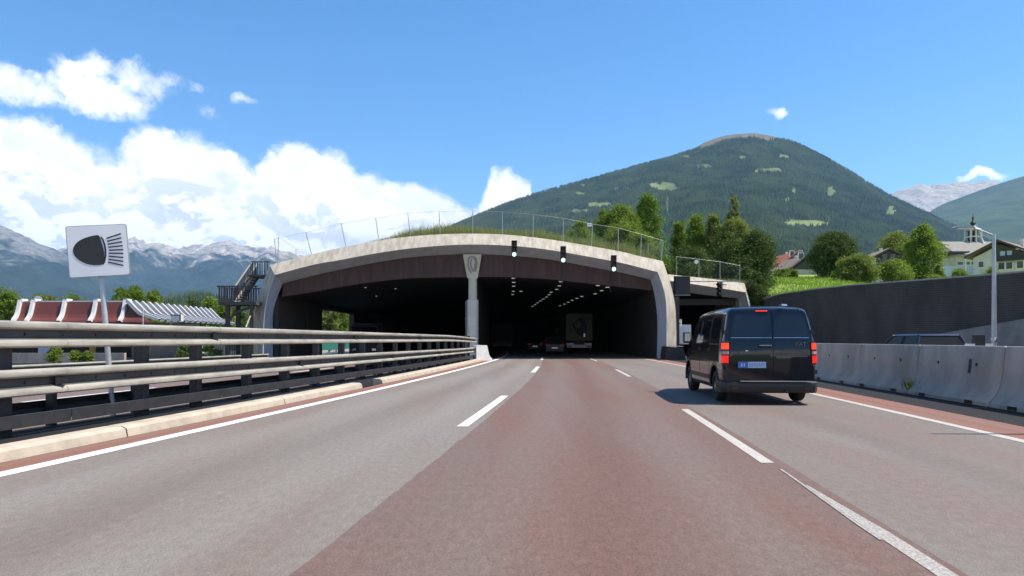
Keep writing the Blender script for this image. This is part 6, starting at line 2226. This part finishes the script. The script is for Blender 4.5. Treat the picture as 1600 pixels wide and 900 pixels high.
# tail lamps wrap round the corners
for s in (-1, 1):
    def lamp_piece(name, mat, z0, z1, grow, parent):
        rows = []
        for z in np.linspace(z0, z1, 4):
            w_ = side_x(.06, z) if s > 0 else side_x(.06, z)
            xo = side_x(.12, z)
            rows.append([(s * (tail_w(z) - .048), lean_r(z) - .026, z), (s * (tail_w(z) - .02), lean_r(z) - .040 - grow, z), (s * (xo + .006 + grow), .03 + lean_r(z), z), (s * (xo + .012 + grow), .15 + lean_r(z, .1), z), (s * (xo - .02), .17, z)])
        m = MB().grid(rows)
        m.add(rows[0], [tuple(range(5))])
        m.add(rows[-1], [tuple(range(5))])
        return m.build(name, mat, parent)
    tl = lamp_piece('tail_lamp', 'lens_red', .81, 1.27, 0, van)
    lamp_piece('brake_lens', 'tail_orange', 1.115, 1.24, .006, tl)
    lamp_piece('clear_lens', 'tail_clear', 1.015, 1.075, .006, tl)
    lamp_piece('red_lens', 'tail_red', .84, .985, .006, tl)
# bumper
rows = []
for y, z in ((.02, .455), (-.03, .468), (-.085, .44), (-.10, .38), (-.085, .28), (-.04, .235), (.05, .225)):
    rows.append([(s_ * w_, y + (.14 if abs(s_) > .99 else .03 if abs(s_) > .9 else 0) * 1.0 + (.55 if abs(s_) > 1.005 else 0), z) for s_, w_ in ((-1.01, .945), (-1, .945), (-.95, .915), (-.7, .9), (0, 1), (.7, .9), (.95, .915), (1, .945), (1.01, .945))])
bp = MB().grid(rows).build('bumper', 'trim', van, smooth=True)
MB().box((.10, -.070, .472), (1.42, .05, .014)).build('bumper_glint', 'chrome', bp)  # bright strip standing for the reflection line on the bumper top
for s in (-1, 1):
    MB().box((s * .72, -.098, .335), (.14, .012, .05)).build('reflector', 'lens_red', bp)
MB().tube([(.30, -.03, .27), (.30, -.12, .26)], .03, 8).build('exhaust', 'dark_steel', van)
MB().box((0, 2.4, .33), (1.5, 4.1, .16)).build('underbody', 'black', van)
MB().tube([(0, WY0, WR), (.7, WY0, WR)], .06, 8).tube([(0, WY0, WR), (-.7, WY0, WR)], .06, 8).build('axle', 'dark_steel', van)
MB().prism([(-.02, 1.99), (.05, 2.03), (.16, 2.035), (.24, 2.0)], .24, .34, 'x').build('roof_aerial', 'chrome', van)
MB().prism([(4.90, .45), (4.97, .50), (4.97, .60), (4.90, .62)], -.55, .55, 'x').build('grille', 'trim', van)
for s in (-1, 1):
    MB().prism([(4.62, .82), (4.86, .76), (4.88, .84), (4.68, .93)], s * .62, s * .86, 'x').build('headlight', 'chrome', van)


# ================================================================== CARS
def car(name, label, loc, rz, paint, L=4.4, hgt=1.47, lit='dim_red', group=None, rear_glow=True):
    t_ = thing(name, label, 'car', loc, rz, group)
    st_ = [(0, .72, .40, .86, .62), (.06, .80, .33, .93, .66), (.35, .88, .22, 1.0, .68), (1.2, .90, .2, .98, .7), (2.4, .90, .2, .96, .7), (3.3, .89, .2, .92, .7), (3.9, .86, .22, .82, .66), (4.28, .76, .30, .70, .6), (4.4, .62, .38, .60, .5)]
    rows = []
    for y, hw, zs, zb, fl_ in st_:
        y = y * L / 4.4
        sec = [(0, zs), (hw * .9, zs), (hw, zs + .12), (hw * 1.0, zs + .3 if zs + .3 < zb else zb - .1), (hw * .97, zb - .04), (hw * .90, zb), (hw * .5, zb + .025), (0, zb + .03)]
        rows.append([(x, y, z) for x, z in sec] + [(-x, y, z) for x, z in sec[-2:0:-1]])
    m = MB().grid(rows, True)
    m.add(rows[0], [tuple(range(len(rows[0])))])
    m.add(rows[-1], [tuple(range(len(rows[-1])))])
    m.build('body', paint, t_, smooth=True)
    # cabin: glasshouse and roof
    g0, g1 = [], []
    cb_ = [(.30, .74, .97), (.58, .66, hgt - .04), (2.3, .66, hgt - .04), (3.15, .76, .95)]
    y_ = [c[0] * L / 4.4 for c in cb_]
    rows = [[(-w_, y, z) for y, (q, w_, z) in zip(y_, cb_)], [(-w_ * .97, y, z + .01) for y, (q, w_, z) in zip(y_, cb_)], [(w_ * .97, y, z + .01) for y, (q, w_, z) in zip(y_, cb_)], [(w_, y, z) for y, (q, w_, z) in zip(y_, cb_)]]
    MB().add([(-.655, y_[1] - .02, hgt - .05), (.655, y_[1] - .02, hgt - .05), (.655, y_[2] + .02, hgt - .05), (-.655, y_[2] + .02, hgt - .05), (-.58, y_[1] + .08, hgt), (.58, y_[1] + .08, hgt), (.58, y_[2] - .06, hgt), (-.58, y_[2] - .06, hgt)],
             [(0, 1, 2, 3), (4, 5, 6, 7), (0, 1, 5, 4), (1, 2, 6, 5), (2, 3, 7, 6), (3, 0, 4, 7)]).build('roof', paint, t_, smooth=True)
    MB().grid([[(-.76, y_[0], .96), (.76, y_[0], .96)], [(-.64, y_[1], hgt - .06), (.64, y_[1], hgt - .06)]]).build('rear_window', 'car_glass', t_)
    MB().grid([[(-.76, y_[3], .94), (.76, y_[3], .94)], [(-.64, y_[2], hgt - .06), (.64, y_[2], hgt - .06)]]).build('windscreen', 'car_glass', t_)
    for s in (-1, 1):
        ym = (y_[1] + y_[2]) / 2 + .1
        MB().add([(s * .82, y_[0] + .12, .97), (s * .83, ym - .04, .97), (s * .655, ym - .04, hgt - .07), (s * .655, y_[1] + .04, hgt - .07)], [(0, 1, 2, 3)]).build('side_window', 'car_glass', t_)
        MB().add([(s * .83, ym + .04, .97), (s * .81, y_[3] - .10, .95), (s * .65, y_[2] - .02, hgt - .07), (s * .655, ym + .04, hgt - .07)], [(0, 1, 2, 3)]).build('side_window', 'car_glass', t_)
        for a, b in (((s * .82, y_[0] + .05, .97), (s * .64, y_[1], hgt - .04)), ((s * .835, ym, .97), (s * .655, ym, hgt - .05)), ((s * .81, y_[3] - .04, .95), (s * .64, y_[2], hgt - .04))):
            MB().tube([a, b], .042, 5).build('pillar', paint, t_)
        MB().box((s * .94, y_[3] - .35, 1.0), (.16, .1, .12)).build('mirror', paint, t_)
        MB().box((s * .62, .02, .80), (.34, .10, .13)).build('tail_lamp', lit, t_)
        MB().box((s * .58, L - .06, .62), (.30, .14, .13)).build('headlight', 'chrome', t_)
        for y in (.82, 3.48):
            wheel(t_, s * .80, y * L / 4.4, .31, .20, s)
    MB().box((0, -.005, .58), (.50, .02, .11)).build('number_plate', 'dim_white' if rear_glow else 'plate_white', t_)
    MB().box((0, .03, .40), (1.55, .16, .2)).build('bumper', 'trim', t_)
    return t_


car('car', 'dark blue car on the slip road, its roof and windows showing above the concrete barrier', (13.75, 22.9, .0), R(-3), 'blue_paint', hgt=1.50)
def on_lane(px, Y):
    return ((px - 800) / F * Y, Y, .012)


car('car', 'car with a pale number plate in the dark tunnel, just left of the truck', on_lane(867, 62), R(2), 'grey_paint', group=None)
car('car', 'second car in the dark tunnel, left of the one behind the truck', on_lane(836, 76), R(3), 'van_paint')


def truck(name, label, loc, rz, boxm, L=8.0, w=2.5, top=3.75, floor=1.15, print_=True, cabin_front=True, faint=True):
    t_ = thing(name, label, 'truck', loc, rz)
    MB().box((0, L / 2, (top + floor) / 2), (w, L, top - floor)).build('cargo_box', boxm, t_)
    MB().box((-w / 4 - .01, -.03, (top + floor) / 2), (w / 2 - .10, .06, top - floor - .12)).build('rear_door', boxm, t_)
    MB().box((w / 4 + .01, -.03, (top + floor) / 2), (w / 2 - .10, .06, top - floor - .12)).build('rear_door', boxm, t_)
    for s in (-1, 1):
        MB().box((s * (w / 2 - .03), -.035, (top + floor) / 2), (.07, .08, top - floor + .02)).build('frame_post', boxm, t_)
    if print_:
        # a dark rounded print across both doors
        pts = [(.62 * math.cos(a) + .08 * math.cos(3 * a + 1), .86 * math.sin(a) + .10 * math.sin(2 * a)) for a in np.linspace(0, 2 * math.pi, 26)[:-1]]
        MB().prism([(x + .06, z + (top + floor) / 2 + .05) for x, z in pts], -.072, -.064).build('door_print', 'truck_print', t_)
        pts = [(.30 * math.cos(a), .32 * math.sin(a)) for a in np.linspace(0, 2 * math.pi, 16)[:-1]]
        MB().prism([(x - .12, z + (top + floor) / 2 + .25) for x, z in pts], -.078, -.07).build('door_print', 'truck_panel', t_)
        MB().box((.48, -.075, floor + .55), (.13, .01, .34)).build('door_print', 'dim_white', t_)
    MB().box((0, .3, floor - .30), (w - .1, .5, .22)).box((0, -.02, .62), (w - .2, .12, .2)).build('rear_bumper', 'pole' if print_ else 'dark_steel', t_)
    MB().box((0, L * .5, floor - .2), (1.0, L, .3)).build('chassis', 'dark_steel', t_)
    cabm = MB().prism([(L + .25, .6), (L + .25, 3.0), (L + .6, 3.1), (L + 2.0, 2.9), (L + 2.2, 1.7), (L + 2.25, .5)], -w / 2 + .05, w / 2 - .05, 'x').build('cab', boxm, t_)
    MB().add([(-w / 2 + .15, L + 2.06, 2.85), (w / 2 - .15, L + 2.06, 2.85), (w / 2 - .15, L + 2.24, 1.75), (-w / 2 + .15, L + 2.24, 1.75)], [(0, 1, 2, 3)]).build('windscreen', 'glass_dark', cabm)
    for s in (-1, 1):
        MB().box((s * .9, -.09, .62), (.34, .05, .13)).build('tail_lamp', 'dim_red', t_)
        MB().box((s * (w / 2 - .02), L + 2.0, 2.2), (.3, .1, .5)).build('mirror', 'black', t_)
        MB().box((s * .9, L + 2.26, .8), (.35, .05, .18)).build('headlight', 'chrome', t_)
        for y in (1.2, 2.5, L + 1.2):
            wheel(t_, s * (w / 2 - .2), y, .48, .32, s, 6)
    return t_


truck('truck', 'box truck ahead in the tunnel with a dark round print on its pale rear doors', on_lane(905, 69), R(1.5), 'truck_panel')
truck('truck', 'dim dark lorry far left in the right tunnel tube behind the pillar', on_lane(784, 84), R(3), 'tunnel_dark', print_=False, top=3.1)
tp = ((573 - 800) / F * 66, 66 , OZ + .01)
truck('truck', 'dark oncoming lorry in the left tunnel tube next to the daylight opening', (tp[0], 73.5, OZ + .01), R(180), 'dark_steel', L=6.5, w=2.5, top=3.2, print_=False)

# ================================================================== HAZE
hz_ = MB().box((0, 14000, 1300), (34000, 30400, 2604)).build('haze', None)
hz_.location = (0, 0, 0)
hm = bpy.data.materials.new('haze_air')
hm.use_nodes = True
ht = NT(hm.node_tree)
for nd in list(ht.n):
    if nd.type == 'BSDF_PRINCIPLED':
        ht.n.remove(nd)
pv = ht.add('ShaderNodeVolumePrincipled')
pv.inputs['Color'].default_value = (0.40, 0.66, 1.0, 1)
pv.inputs['Density'].default_value = 3.2e-5
pv.inputs['Anisotropy'].default_value = 0.1
ht.l.new(pv.outputs[0], ht.n['Material Output'].inputs['Volume'])
hz_.data.materials.append(hm)
tag(hz_, kind='stuff')
